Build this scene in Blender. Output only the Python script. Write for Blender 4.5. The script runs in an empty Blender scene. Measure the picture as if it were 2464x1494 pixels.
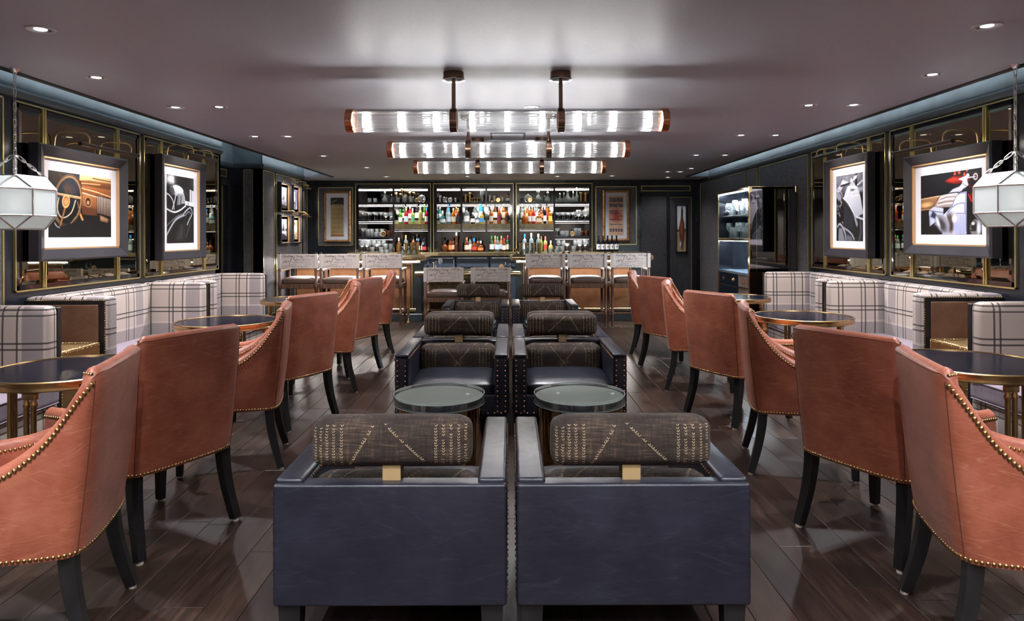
import bpy, bmesh, math, random
import numpy as np
from mathutils import Vector, Matrix
random.seed(7); np.random.seed(7)
sc = bpy.context.scene
col = sc.collection
pi = math.pi
F = 24.0 / 36.0 * 2464.0      # focal length in pixels of the 2464 wide frame
H = 1.38                      # eye height

# ------------------------------------------------------------------ camera, view, world
cd = bpy.data.cameras.new('camera'); cam = bpy.data.objects.new('camera', cd); col.objects.link(cam)
cd.lens = 24; cd.sensor_width = 36; cd.clip_start = 0.05; cd.clip_end = 60
cd.shift_x = 5 / 2464; cd.shift_y = -181 / 2464
cam.location = (0, 0, H); cam.rotation_euler = (pi / 2, 0.003, 0)
sc.camera = cam
vs = sc.view_settings
vs.view_transform = 'Standard'; vs.look = 'None'; vs.gamma = 1; vs.use_curve_mapping = False
vs.exposure = 2.42
w = bpy.data.worlds.new('world'); sc.world = w; w.use_nodes = True
w.node_tree.nodes['Background'].inputs[0].default_value = (0.5, 0.55, 0.65, 1)
w.node_tree.nodes['Background'].inputs[1].default_value = 0.05
cy = sc.cycles
cy.use_denoising = True
cy.max_bounces = 7; cy.diffuse_bounces = 3; cy.glossy_bounces = 4; cy.transmission_bounces = 4
cy.use_adaptive_sampling = True; cy.adaptive_threshold = 0.06
cy.transparent_max_bounces = 20; cy.caustics_reflective = False; cy.caustics_refractive = False
cy.sample_clamp_indirect = 6
# strengths of the lamps of the room, used by the lamp builders below
E_DOWN = 33.0; E_BULB = 30.0; E_COVE = 16.0; E_SHELF = 1.1; E_PIC = 0.6; E_SMALLPIC = 0.9; E_LANTERN = 2.6
COOL = (0.98, 0.97, 1.0); WARM = (1.0, 0.90, 0.78)

# ------------------------------------------------------------------ helpers
def lin(r, g, b):
    def f(c):
        c /= 255.0
        return c / 12.92 if c <= 0.04045 else ((c + 0.055) / 1.055) ** 2.4
    return (f(r), f(g), f(b))

def at(x, y, Y):
    """the point at depth Y that the photograph shows at pixel (x, y)"""
    s = F / Y
    return ((x - 1227) / s, H - (y + 0.003 * (x - 1227) - 566) / s)

MATS = {}
def newmat(name):
    m = bpy.data.materials.new(name); m.use_nodes = True
    MATS[name] = m
    return m, m.node_tree, m.node_tree.nodes['Principled BSDF']

def nd(nt, t, **kw):
    n = nt.nodes.new(t)
    for k, v in kw.items():
        if k.startswith('i_'):
            n.inputs[k[2:].replace('_', ' ')].default_value = v
        else:
            setattr(n, k, v)
    return n

def lk(nt, a, b): nt.links.new(a, b)

def mth(nt, op, a, b=None):
    n = nt.nodes.new('ShaderNodeMath'); n.operation = op
    for i, q in enumerate((a, b)):
        if q is None: continue
        if isinstance(q, (int, float)): n.inputs[i].default_value = q
        else: nt.links.new(q, n.inputs[i])
    return n.outputs[0]

def mixc(nt, fac, a, b, typ='MIX'):
    n = nt.nodes.new('ShaderNodeMix'); n.data_type = 'RGBA'; n.blend_type = typ
    for key, q in ((0, fac), (6, a), (7, b)):
        if isinstance(q, (int, float)): n.inputs[key].default_value = q
        elif isinstance(q, tuple): n.inputs[key].default_value = (*q[:3], 1)
        else: nt.links.new(q, n.inputs[key])
    return n.outputs[2]

def ramp(nt, fac, stops, interp='LINEAR'):
    n = nt.nodes.new('ShaderNodeValToRGB'); cr = n.color_ramp; cr.interpolation = interp
    while len(cr.elements) < len(stops): cr.elements.new(0.5)
    for e, (p, c) in zip(cr.elements, stops):
        e.position = p; e.color = (*c, 1) if isinstance(c, tuple) else (c, c, c, 1)
    nt.links.new(fac, n.inputs[0])
    return n.outputs[0]

def noise(nt, scale, vec=None, stretch=None, detail=3.0, rough=0.5, distortion=0.0, coord='Object'):
    if vec is None:
        vec = nd(nt, 'ShaderNodeTexCoord').outputs[coord]
    if stretch:
        mp = nd(nt, 'ShaderNodeMapping'); mp.inputs['Scale'].default_value = stretch
        lk(nt, vec, mp.inputs[0]); vec = mp.outputs[0]
    n = nd(nt, 'ShaderNodeTexNoise'); n.inputs['Scale'].default_value = scale
    n.inputs['Detail'].default_value = detail; n.inputs['Roughness'].default_value = rough
    n.inputs['Distortion'].default_value = distortion
    lk(nt, vec, n.inputs['Vector'])
    return n.outputs[0]

def bump(nt, bs, h, strength=0.2, dist=0.01):
    b = nd(nt, 'ShaderNodeBump'); b.inputs['Strength'].default_value = strength; b.inputs['Distance'].default_value = dist
    lk(nt, h, b.inputs['Height']); lk(nt, b.outputs[0], bs.inputs['Normal'])

def plain(name, c, rough=0.5, metal=0.0, spec=0.5, vary=0.0, vscale=8.0, coat=0.0):
    m, nt, bs = newmat(name)
    bs.inputs['Base Color'].default_value = (*c, 1)
    bs.inputs['Roughness'].default_value = rough; bs.inputs['Metallic'].default_value = metal
    bs.inputs['Specular IOR Level'].default_value = spec
    bs.inputs['Coat Weight'].default_value = coat; bs.inputs['Coat Roughness'].default_value = 0.1
    if vary:
        n = noise(nt, vscale)
        lo = tuple(x * (1 - vary) for x in c); hi = tuple(min(1, x * (1 + vary)) for x in c)
        lk(nt, ramp(nt, n, [(0.3, lo), (0.7, hi)]), bs.inputs['Base Color'])
    return m

def emit(name, c, strength):
    m, nt, bs = newmat(name)
    bs.inputs['Base Color'].default_value = (0, 0, 0, 1)
    bs.inputs['Emission Color'].default_value = (*c, 1); bs.inputs['Emission Strength'].default_value = strength
    return m

def thin_glass(name, tint=(0.96, 0.98, 0.98), gloss=1.0, milk=0.0, rough=0.02, milkcol=(1, 1, 1)):
    """a thin pane or vessel: clear with Fresnel reflection, a little milkiness"""
    m, nt, bs = newmat(name); nt.nodes.remove(bs)
    out = nt.nodes['Material Output']
    tr = nd(nt, 'ShaderNodeBsdfTransparent'); tr.inputs[0].default_value = (*tint, 1)
    gl = nd(nt, 'ShaderNodeBsdfGlossy'); gl.inputs['Roughness'].default_value = rough
    lw = nd(nt, 'ShaderNodeLayerWeight'); lw.inputs[0].default_value = 0.35
    fac = mth(nt, 'MULTIPLY', lw.outputs[0], gloss)
    mx = nd(nt, 'ShaderNodeMixShader'); lk(nt, fac, mx.inputs[0]); lk(nt, tr.outputs[0], mx.inputs[1]); lk(nt, gl.outputs[0], mx.inputs[2])
    last = mx
    if milk:
        tl = nd(nt, 'ShaderNodeBsdfTranslucent'); tl.inputs[0].default_value = (*milkcol, 1)
        df = nd(nt, 'ShaderNodeBsdfDiffuse'); df.inputs[0].default_value = (*milkcol, 1)
        ad = nd(nt, 'ShaderNodeMixShader'); lk(nt, tl.outputs[0], ad.inputs[1]); lk(nt, df.outputs[0], ad.inputs[2])
        m2 = nd(nt, 'ShaderNodeMixShader'); m2.inputs[0].default_value = milk
        lk(nt, mx.outputs[0], m2.inputs[1]); lk(nt, ad.outputs[0], m2.inputs[2]); last = m2
    lk(nt, last.outputs[0], out.inputs[0])
    return m

# ------------------------------------------------------------------ materials
def leather(name, dark, mid, light, scratch, rough=0.42, sc_amt=0.5, scale=5.0, sheen=0.0):
    m, nt, bs = newmat(name)
    tc = nd(nt, 'ShaderNodeTexCoord').outputs['Object']
    oi = nd(nt, 'ShaderNodeObjectInfo')
    va = nd(nt, 'ShaderNodeVectorMath', operation='ADD'); lk(nt, tc, va.inputs[0])
    vm = nd(nt, 'ShaderNodeVectorMath', operation='SCALE'); vm.inputs[0].default_value = (7, 3, 5); lk(nt, oi.outputs['Random'], vm.inputs['Scale'])
    lk(nt, vm.outputs[0], va.inputs[1]); v = va.outputs[0]
    n1 = noise(nt, scale, v, detail=5, rough=0.6)
    c = ramp(nt, n1, [(0.28, dark), (0.5, mid), (0.74, light)])
    n2 = noise(nt, 26, v, stretch=(1, 1, 3), detail=4, rough=0.65)
    c = mixc(nt, mth(nt, 'MULTIPLY', ramp(nt, n2, [(0.4, 0.0), (0.75, 1.0)]), 0.3), c, light)
    for st, s2, wd, dst, rot in (((0.45, 0.45, 8.0), 3.2, 0.0028, 0.05, 0.30), ((0.4, 0.4, 7.0), 4.4, 0.0024, 0.06, -0.42), ((0.5, 0.5, 9.0), 2.6, 0.0026, 0.04, 0.04)):
        mp = nd(nt, 'ShaderNodeMapping'); mp.inputs['Rotation'].default_value = (rot, rot * 0.8, 0); lk(nt, v, mp.inputs[0])
        n3 = noise(nt, s2, mp.outputs[0], stretch=st, detail=1.6, rough=0.5, distortion=dst)
        d = mth(nt, 'ABSOLUTE', mth(nt, 'SUBTRACT', n3, 0.5))
        line = ramp(nt, d, [(0.0, 1.0), (wd, 0.6), (wd * 2.2, 0.0)])
        c = mixc(nt, mth(nt, 'MULTIPLY', line, sc_amt), c, scratch)
    lk(nt, c, bs.inputs['Base Color'])
    lk(nt, ramp(nt, n2, [(0.2, rough - 0.08), (0.8, rough + 0.1)]), bs.inputs['Roughness'])
    g = noise(nt, 420, v, detail=2)
    bump(nt, bs, mth(nt, 'ADD', mth(nt, 'MULTIPLY', g, 0.25), n2), 0.12, 0.004)
    bs.inputs['Sheen Weight'].default_value = sheen
    bs.inputs['Sheen Roughness'].default_value = 0.45
    return m
leather('rust_leather', (0.20, 0.046, 0.022), (0.315, 0.086, 0.044), (0.43, 0.148, 0.086), (0.60, 0.28, 0.18), 0.42, 0.26, 5.0, 0.10)
leather('navy_leather', (0.0075, 0.0080, 0.0145), (0.0115, 0.0122, 0.0215), (0.018, 0.0195, 0.033), (0.085, 0.09, 0.12), 0.34, 0.10)
leather('tan_leather', (0.20, 0.085, 0.035), (0.28, 0.125, 0.055), (0.36, 0.175, 0.085), (0.45, 0.26, 0.15), 0.45, 0.15)
leather('brown_leather', (0.055, 0.025, 0.013), (0.095, 0.043, 0.022), (0.14, 0.068, 0.036), (0.27, 0.15, 0.09), 0.4, 0.1)
leather('seat_brown_leather', (0.07, 0.04, 0.03), (0.10, 0.06, 0.045), (0.14, 0.09, 0.07), (0.2, 0.14, 0.11), 0.32, 0.15)

def velvet(name, c, c2, scale=60, rough=0.8):
    m, nt, bs = newmat(name)
    n = noise(nt, scale, detail=4)
    lk(nt, ramp(nt, n, [(0.3, c), (0.7, c2)]), bs.inputs['Base Color'])
    bs.inputs['Roughness'].default_value = rough; bs.inputs['Sheen Weight'].default_value = 0.4; bs.inputs['Sheen Roughness'].default_value = 0.4
    return m
velvet('lilac_velvet', (0.15, 0.115, 0.15), (0.195, 0.152, 0.195), 30)

def brown_weave():
    m, nt, bs = newmat('brown_weave')
    v = nd(nt, 'ShaderNodeTexCoord').outputs['Object']
    a = noise(nt, 30, v, stretch=(0.5, 1, 6), detail=5, rough=0.7)
    b = noise(nt, 30, v, stretch=(6, 1, 0.5), detail=5, rough=0.7)
    k = noise(nt, 7, v, detail=3)
    f = mth(nt, 'ADD', mth(nt, 'MULTIPLY', a, 0.6), mth(nt, 'MULTIPLY', b, 0.4))
    f = mth(nt, 'ADD', f, mth(nt, 'MULTIPLY', mth(nt, 'SUBTRACT', k, 0.5), 0.35))
    lk(nt, ramp(nt, f, [(0.34, (0.013, 0.0085, 0.0065)), (0.5, (0.034, 0.0225, 0.0165)), (0.62, (0.095, 0.062, 0.042)), (0.75, (0.25, 0.17, 0.11))]), bs.inputs['Base Color'])
    bs.inputs['Roughness'].default_value = 0.9; bs.inputs['Sheen Weight'].default_value = 0.04
    bump(nt, bs, f, 0.4, 0.004)
brown_weave()
plain('stitch_thread', (0.40, 0.295, 0.175), 0.8, vary=0.3, vscale=90)

def plaid(name, base, band, line, light):
    m, nt, bs = newmat(name)
    uv = nd(nt, 'ShaderNodeUVMap').outputs[0]
    sp = nd(nt, 'ShaderNodeSeparateXYZ'); lk(nt, uv, sp.inputs[0])
    P = 0.60
    pos = [0.07, 0.107, 0.28, 0.316, 0.405]
    lines = [(0.0, 0.0)]
    for p in pos: lines += [(p / P, 1.0), ((p + 0.0105) / P, 0.0)]
    bands = [(0.0, 0.0), (0.415 / P, 0.5), (0.44 / P, 1.0), (0.565 / P, 0.5), (0.585 / P, 0.0)]
    lm = []; bm = []
    for i in (0, 1):
        fr = mth(nt, 'FRACT', mth(nt, 'DIVIDE', sp.outputs[i], P))
        lm.append(ramp(nt, fr, lines, 'CONSTANT')); bm.append(ramp(nt, fr, bands, 'CONSTANT'))
    tw = mth(nt, 'SINE', mth(nt, 'MULTIPLY', mth(nt, 'ADD', sp.outputs[0], sp.outputs[1]), 2 * pi / 0.013))
    tw = ramp(nt, tw, [(0.0, 0.80), (0.3, 1.0)])
    g = noise(nt, 160, uv, detail=3, rough=0.7)
    big = noise(nt, 40, uv, detail=3)
    c = mixc(nt, g, tuple(x * 0.84 for x in base), tuple(min(1, x * 1.12) for x in base))
    b2 = mixc(nt, g, tuple(x * 0.7 for x in band), tuple(x * 1.25 for x in band))
    for b in bm:
        c = mixc(nt, ramp(nt, b, [(0.0, 0.0), (0.4, 0.0), (0.45, 0.45), (0.55, 0.45), (0.6, 0.0)], 'CONSTANT'), c, light)
        c = mixc(nt, ramp(nt, b, [(0.0, 0.0), (0.9, 0.8)], 'CONSTANT'), c, b2)
    for l in lm:
        c = mixc(nt, mth(nt, 'MULTIPLY', mth(nt, 'MULTIPLY', l, tw), 0.95), c, line)
    lk(nt, c, bs.inputs['Base Color'])
    bs.inputs['Roughness'].default_value = 0.95; bs.inputs['Sheen Weight'].default_value = 0.08
    bump(nt, bs, g, 0.35, 0.004)
plaid('plaid_wool', (0.385, 0.315, 0.275), (0.21, 0.177, 0.178), (0.012, 0.008, 0.009), (0.48, 0.41, 0.37))

def grasscloth(name, lo, hi, rough=0.7):
    m, nt, bs = newmat(name)
    v = nd(nt, 'ShaderNodeNewGeometry').outputs['Position']
    a = noise(nt, 9, v, stretch=(1, 1, 24), detail=4, rough=0.7)
    b = noise(nt, 9, v, stretch=(16, 16, 0.8), detail=4, rough=0.7)
    f = mth(nt, 'ADD', mth(nt, 'MULTIPLY', a, 0.55), mth(nt, 'MULTIPLY', b, 0.45))
    lk(nt, ramp(nt, f, [(0.36, lo), (0.62, hi)]), bs.inputs['Base Color'])
    bs.inputs['Roughness'].default_value = rough
    bump(nt, bs, f, 0.3, 0.004)
grasscloth('dark_grasscloth', (0.010, 0.0095, 0.011), (0.058, 0.055, 0.06))
grasscloth('charcoal_grasscloth', (0.018, 0.0165, 0.0185), (0.14, 0.13, 0.14))
plain('ink_paint', (0.010, 0.0115, 0.017), 0.26, vary=0.35, vscale=3)
plain('ink_matte', (0.012, 0.012, 0.015), 0.5, vary=0.3, vscale=5)
plain('teal_paint', (0.042, 0.056, 0.068), 0.38, vary=0.25, vscale=3)
plain('frieze_paint', (0.095, 0.122, 0.138), 0.45, vary=0.25, vscale=4)
plain('cabinet_blue', (0.050, 0.070, 0.10), 0.4, vary=0.15)
plain('black_mirror', (0.20, 0.20, 0.22), 0.03, metal=1.0)
plain('black_lacquer', (0.006, 0.006, 0.008), 0.05, spec=0.8, coat=0.6)
plain('navy_lacquer', (0.007, 0.010, 0.020), 0.07, spec=0.8, coat=0.4)
plain('black_wood', (0.008, 0.0075, 0.008), 0.42, vary=0.4, vscale=14)
plain('frame_black', (0.020, 0.018, 0.022), 0.38, vary=0.2)
plain('felt_pad', (0.55, 0.48, 0.40), 0.9)
plain('mat_board', (0.60, 0.60, 0.65), 0.75)
plain('slip_gold', (0.55, 0.33, 0.16), 0.4, metal=0.6)
plain('gilt_frame', (0.36, 0.20, 0.085), 0.42, metal=0.55, vary=0.45, vscale=20)
plain('brass', (0.50, 0.325, 0.145), 0.27, metal=1.0, vary=0.15, vscale=10)
plain('brass_line', (0.62, 0.51, 0.21), 0.3, metal=0.9)
plain('satin_brass', (0.50, 0.34, 0.155), 0.38, metal=1.0, vary=0.2, vscale=6)
plain('bright_brass', (0.80, 0.62, 0.30), 0.14, metal=1.0)
plain('bronze', (0.26, 0.15, 0.10), 0.22, metal=1.0, vary=0.2)
plain('dark_bronze', (0.10, 0.075, 0.055), 0.35, metal=1.0, vary=0.2)
plain('copper', (0.62, 0.27, 0.15), 0.22, metal=1.0)
plain('copper_nail', (0.50, 0.27, 0.16), 0.3, metal=1.0)
plain('antique_nail', (0.33, 0.205, 0.085), 0.34, metal=1.0)
plain('bronze_mirror_drum', (0.42, 0.29, 0.17), 0.035, metal=1.0)
plain('steel', (0.62, 0.63, 0.66), 0.22, metal=1.0)
plain('nickel', (0.72, 0.69, 0.67), 0.3, metal=1.0)
plain('gold_cup', (0.60, 0.43, 0.20), 0.22, metal=1.0)
plain('gold_strap', (0.50, 0.35, 0.17), 0.45, metal=0.25)
plain('smoked_mirror', (0.30, 0.265, 0.19), 0.012, metal=1.0)
plain('shelf_mirror', (0.11, 0.10, 0.085), 0.04, metal=1.0)
plain('white_trim', (0.62, 0.62, 0.64), 0.3)
plain('slab_edge', (0.016, 0.015, 0.017), 0.4)
plain('black_top_glass', (0.0022, 0.0028, 0.0085), 0.18, spec=0.05)
plain('white_label', (0.72, 0.72, 0.70), 0.55)
plain('linen_plain', (0.66, 0.59, 0.55), 0.85)

def wood(name, c0, c1, c2, rough=0.4, along=1, scale=7.0):
    m, nt, bs = newmat(name)
    st = [7, 7, 7]; st[along] = 0.6
    v = nd(nt, 'ShaderNodeTexCoord').outputs['Object']
    n = noise(nt, scale, v, stretch=tuple(st), detail=6, rough=0.6, distortion=0.4)
    lk(nt, ramp(nt, n, [(0.3, c0), (0.5, c1), (0.72, c2)]), bs.inputs['Base Color'])
    bs.inputs['Roughness'].default_value = rough
    bump(nt, bs, n, 0.1, 0.003)
wood('walnut', (0.06, 0.027, 0.016), (0.115, 0.054, 0.033), (0.19, 0.10, 0.06), 0.38, along=2)

def plank_wood():
    m, nt, bs = newmat('plank_wood')
    geo = nd(nt, 'ShaderNodeNewGeometry'); oi = nd(nt, 'ShaderNodeObjectInfo')
    rnd = mth(nt, 'FRACT', mth(nt, 'ADD', mth(nt, 'MULTIPLY', geo.outputs['Random Per Island'], 7.31), mth(nt, 'MULTIPLY', oi.outputs['Random'], 5.17)))
    vm = nd(nt, 'ShaderNodeVectorMath', operation='SCALE'); vm.inputs[0].default_value = (31, 17, 5); lk(nt, rnd, vm.inputs['Scale'])
    va = nd(nt, 'ShaderNodeVectorMath', operation='ADD'); lk(nt, geo.outputs['Position'], va.inputs[0]); lk(nt, vm.outputs[0], va.inputs[1])
    n = noise(nt, 5, va.outputs[0], stretch=(9, 0.7, 3), detail=6, rough=0.62, distortion=0.5)
    big = noise(nt, 2.2, va.outputs[0], stretch=(2, 1, 1), detail=3)
    c = ramp(nt, n, [(0.28, (0.012, 0.0075, 0.006)), (0.5, (0.026, 0.016, 0.0125)), (0.72, (0.052, 0.031, 0.023))])
    c = mixc(nt, 1.0, c, ramp(nt, rnd, [(0.0, (0.62, 0.62, 0.64)), (0.5, (1.0, 0.98, 0.96)), (1.0, (1.5, 1.4, 1.32))]), 'MULTIPLY')
    c = mixc(nt, mth(nt, 'MULTIPLY', ramp(nt, big, [(0.4, 0.0), (0.75, 1.0)]), 0.35), c, (0.055, 0.034, 0.026))
    lk(nt, c, bs.inputs['Base Color'])
    lk(nt, ramp(nt, n, [(0.3, 0.31), (0.7, 0.39)]), bs.inputs['Roughness'])
    bs.inputs['Specular IOR Level'].default_value = 0.36
    w2 = noise(nt, 3.0, va.outputs[0], stretch=(7, 0.8, 1), detail=2)
    bump(nt, bs, mth(nt, 'ADD', mth(nt, 'MULTIPLY', n, 0.3), w2), 0.14, 0.01)
plank_wood()

def ceiling_paint():
    m, nt, bs = newmat('ceiling_paint')
    v = nd(nt, 'ShaderNodeNewGeometry').outputs['Position']
    n = noise(nt, 60, v, detail=3)
    lk(nt, ramp(nt, n, [(0.3, (0.455, 0.475, 0.54)), (0.7, (0.49, 0.51, 0.58))]), bs.inputs['Base Color'])
    bs.inputs['Roughness'].default_value = 0.50; bs.inputs['Specular IOR Level'].default_value = 0.4
ceiling_paint()

def marble(name, c0, c1, vein, rough=0.12, scale=2.4):
    m, nt, bs = newmat(name)
    v = nd(nt, 'ShaderNodeNewGeometry').outputs['Position']
    n = noise(nt, scale, v, detail=6, rough=0.6, distortion=1.2)
    c = ramp(nt, n, [(0.3, c0), (0.7, c1)])
    n2 = noise(nt, scale * 0.9, v, detail=4, distortion=2.2, stretch=(1.3, 1, 0.8))
    d = mth(nt, 'ABSOLUTE', mth(nt, 'SUBTRACT', n2, 0.5))
    c = mixc(nt, mth(nt, 'MULTIPLY', ramp(nt, d, [(0.0, 1.0), (0.004, 0.3), (0.012, 0.0)]), 0.45), c, vein)
    lk(nt, c, bs.inputs['Base Color']); bs.inputs['Roughness'].default_value = rough
marble('olive_marble', (0.060, 0.047, 0.022), (0.125, 0.098, 0.048), (0.42, 0.33, 0.15))
marble('slate_marble', (0.055, 0.085, 0.12), (0.16, 0.21, 0.27), (0.42, 0.48, 0.55), 0.2, 3.0)
plain('counter_nosing', (0.42, 0.34, 0.20), 0.16, metal=0.85)

def attr_print(name='photo_print', rough=0.35):
    m, nt, bs = newmat(name)
    a = nd(nt, 'ShaderNodeAttribute'); a.attribute_name = 'Col'
    lk(nt, a.outputs[0], bs.inputs['Base Color']); bs.inputs['Roughness'].default_value = rough
attr_print(); attr_print('linen_print', 0.9)

thin_glass('vessel_glass', (0.95, 0.97, 0.97), 1.0, milk=0.13, milkcol=(0.9, 0.95, 0.97))
thin_glass('shelf_glass', (0.80, 0.92, 0.90), 0.9, milk=0.05)
thin_glass('rod_glass', (0.975, 0.98, 0.985), 0.35, milk=0.008)
thin_glass('frosted_glass', (0.75, 0.8, 0.82), 0.4, milk=0.93, rough=0.3, milkcol=(0.70, 0.74, 0.75))
thin_glass('rim_glint', (0.9, 0.95, 0.95), 1.0, milk=0.45, milkcol=(0.9, 0.96, 0.95))
thin_glass('crystal_glass', (0.96, 0.985, 0.975), 0.85, milk=0.03, milkcol=(0.85, 0.95, 0.92))
emit('bulb_glow', (1.0, 0.97, 0.93), E_BULB)
emit('led_glow', (1.0, 0.90, 0.88), E_SHELF)
emit('led_hidden', (1.0, 0.94, 0.90), E_SHELF * 38)
emit('cove_glow', (0.82, 0.93, 1.0), E_COVE)
emit('lens_glow', (0.97, 0.97, 1.0), 0.55)
emit('cab_glow', (0.78, 0.91, 1.0), 95.0)
emit('lamp_glow', WARM, 6.0)

_tint = {}
def tinted(rgb, clear=0.45, rough=0.05):
    """bottle glass with its liquid: part body colour, part see-through"""
    key = (rgb, clear)
    if key in _tint: return _tint[key]
    m, nt, bs = newmat('bottle_glass')
    bs.inputs['Base Color'].default_value = (*rgb, 1); bs.inputs['Roughness'].default_value = rough
    tr = nd(nt, 'ShaderNodeBsdfTransparent'); tr.inputs[0].default_value = (*[min(1, x * 0.6 + 0.35 * (x / max(rgb))) for x in rgb], 1)
    mx = nd(nt, 'ShaderNodeMixShader'); mx.inputs[0].default_value = clear
    lk(nt, bs.outputs[0], mx.inputs[1]); lk(nt, tr.outputs[0], mx.inputs[2])
    lk(nt, mx.outputs[0], nt.nodes['Material Output'].inputs[0])
    _tint[key] = m
    return m
_solid = {}
def solid(rgb, rough=0.5):
    key = (rgb, rough)
    if key not in _solid: _solid[key] = plain('coloured_print', rgb, rough)
    return _solid[key]
# ------------------------------------------------------------------ mesh builder
class MB:
    def __init__(s): s.v = []; s.f = []; s.m = []; s.mi = 0
    def add(s, vs, fs):
        o = len(s.v); s.v += [tuple(p) for p in vs]
        for f in fs: s.f.append([i + o for i in f]); s.m.append(s.mi)
        return s
    def box(s, x0, x1, y0, y1, z0, z1):
        x0, x1 = sorted((x0, x1)); y0, y1 = sorted((y0, y1)); z0, z1 = sorted((z0, z1))
        return s.add([(x0, y0, z0), (x1, y0, z0), (x1, y1, z0), (x0, y1, z0), (x0, y0, z1), (x1, y0, z1), (x1, y1, z1), (x0, y1, z1)],
                     [(0, 3, 2, 1), (4, 5, 6, 7), (0, 1, 5, 4), (1, 2, 6, 5), (2, 3, 7, 6), (3, 0, 4, 7)])
    def rbox(s, x0, x1, y0, y1, z0, z1, r=0.01, seg=2, xf=None):
        x0, x1 = sorted((x0, x1)); y0, y1 = sorted((y0, y1)); z0, z1 = sorted((z0, z1))
        bm = bmesh.new(); bmesh.ops.create_cube(bm, size=1.0)
        for p in bm.verts:
            p.co = ((x0 + x1) / 2 + p.co.x * (x1 - x0), (y0 + y1) / 2 + p.co.y * (y1 - y0), (z0 + z1) / 2 + p.co.z * (z1 - z0))
        bmesh.ops.bevel(bm, geom=bm.edges[:], offset=r, segments=seg, profile=0.5, affect='EDGES')
        bm.verts.index_update()
        vs_ = [p.co.copy() for p in bm.verts]
        if xf: vs_ = [xf @ p for p in vs_]
        s.add(vs_, [[q.index for q in f.verts] for f in bm.faces]); bm.free()
        return s
    def cushion(s, c, h, r, n=6, puff=(0, 0, 0), xf=None):
        """rounded soft block: centre c, half sizes h, edge radius r, faces puffed out by puff"""
        idx = {}; vs_ = []; fs = []
        def vert(i, j, k):
            if (i, j, k) in idx: return idx[(i, j, k)]
            u = [2 * a / n - 1 for a in (i, j, k)]
            p = [math.sin(a * pi / 2) * 0.5 + a * 0.5 for a in u]
            q = [p[a] * h[a] for a in range(3)]
            core = [max(-(h[a] - r), min(h[a] - r, q[a])) for a in range(3)]
            d = Vector([q[a] - core[a] for a in range(3)])
            if d.length > 1e-9: d = d.normalized() * r
            g = [core[a] + d[a] for a in range(3)]
            for a in range(3):
                b, e = [t for t in range(3) if t != a]
                g[a] += (1 if u[a] > 0 else -1 if u[a] < 0 else 0) * puff[a] * (1 - u[b] ** 2) * (1 - u[e] ** 2) * abs(u[a])
            w_ = Vector(g)
            if xf: w_ = xf @ w_
            idx[(i, j, k)] = len(vs_); vs_.append(w_ + Vector(c)); return idx[(i, j, k)]
        for a in range(3):
            for side in (0, n):
                for i in range(n):
                    for j in range(n):
                        q = []
                        for di, dj in ((0, 0), (1, 0), (1, 1), (0, 1)):
                            t = [0, 0, 0]; t[a] = side; t[(a + 1) % 3] = i + di; t[(a + 2) % 3] = j + dj
                            q.append(vert(*t))
                        fs.append(q if side else q[::-1])
        return s.add(vs_, fs)
    def lathe(s, prof, n=16, c=(0, 0, 0), ang0=0.0, axis='Z'):
        vs_ = []; fs = []
        rings = []
        def tr(x, y, z):
            if axis == 'X': x, y, z = z, x, y
            elif axis == 'Y': x, y, z = x, z, -y
            return (x + c[0], y + c[1], z + c[2])
        for r, z in prof:
            if r < 1e-6: rings.append([len(vs_)]); vs_.append(tr(0, 0, z))
            else:
                rings.append(list(range(len(vs_), len(vs_) + n)))
                vs_ += [tr(r * math.cos(ang0 + 2 * pi * i / n), r * math.sin(ang0 + 2 * pi * i / n), z) for i in range(n)]
        for a, b in zip(rings, rings[1:]):
            if len(a) == 1 and len(b) == 1: continue
            for i in range(n):
                j = (i + 1) % n
                if len(a) == 1: fs.append((a[0], b[j], b[i]))
                elif len(b) == 1: fs.append((a[i], a[j], b[0]))
                else: fs.append((a[i], a[j], b[j], b[i]))
        return s.add(vs_, fs)
    def cyl(s, c, r, h, n=16, r2=None, axis='Z'):
        r2 = r if r2 is None else r2
        return s.lathe([(0, 0), (r, 0), (r2, h), (0, h)], n, c, axis=axis)
    def tube(s, pts, r, n=8, closed=False):
        pts = [Vector(p) for p in pts]; k = len(pts); rings = []; vs_ = []; fs = []
        up = None
        for i, p in enumerate(pts):
            if closed: t = pts[(i + 1) % k] - pts[i - 1]
            else: t = pts[min(i + 1, k - 1)] - pts[max(i - 1, 0)]
            t.normalize()
            if up is None:
                up = Vector((0, 0, 1)) if abs(t.z) < 0.9 else Vector((1, 0, 0))
            b = t.cross(up)
            if b.length < 1e-5: b = t.cross(Vector((0, 1, 0)))
            b.normalize(); up = b.cross(t).normalized()
            rr = r[i] if isinstance(r, (list, tuple)) else r
            rings.append(list(range(len(vs_), len(vs_) + n)))
            vs_ += [p + b * rr * math.cos(2 * pi * j / n) + up * rr * math.sin(2 * pi * j / n) for j in range(n)]
        prs = list(zip(rings, rings[1:])) + ([(rings[-1], rings[0])] if closed else [])
        for a, b in prs:
            for j in range(n): fs.append((a[j], b[j], b[(j + 1) % n], a[(j + 1) % n]))
        if not closed: fs.append(rings[0]); fs.append(rings[-1][::-1])
        return s.add(vs_, fs)
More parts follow.
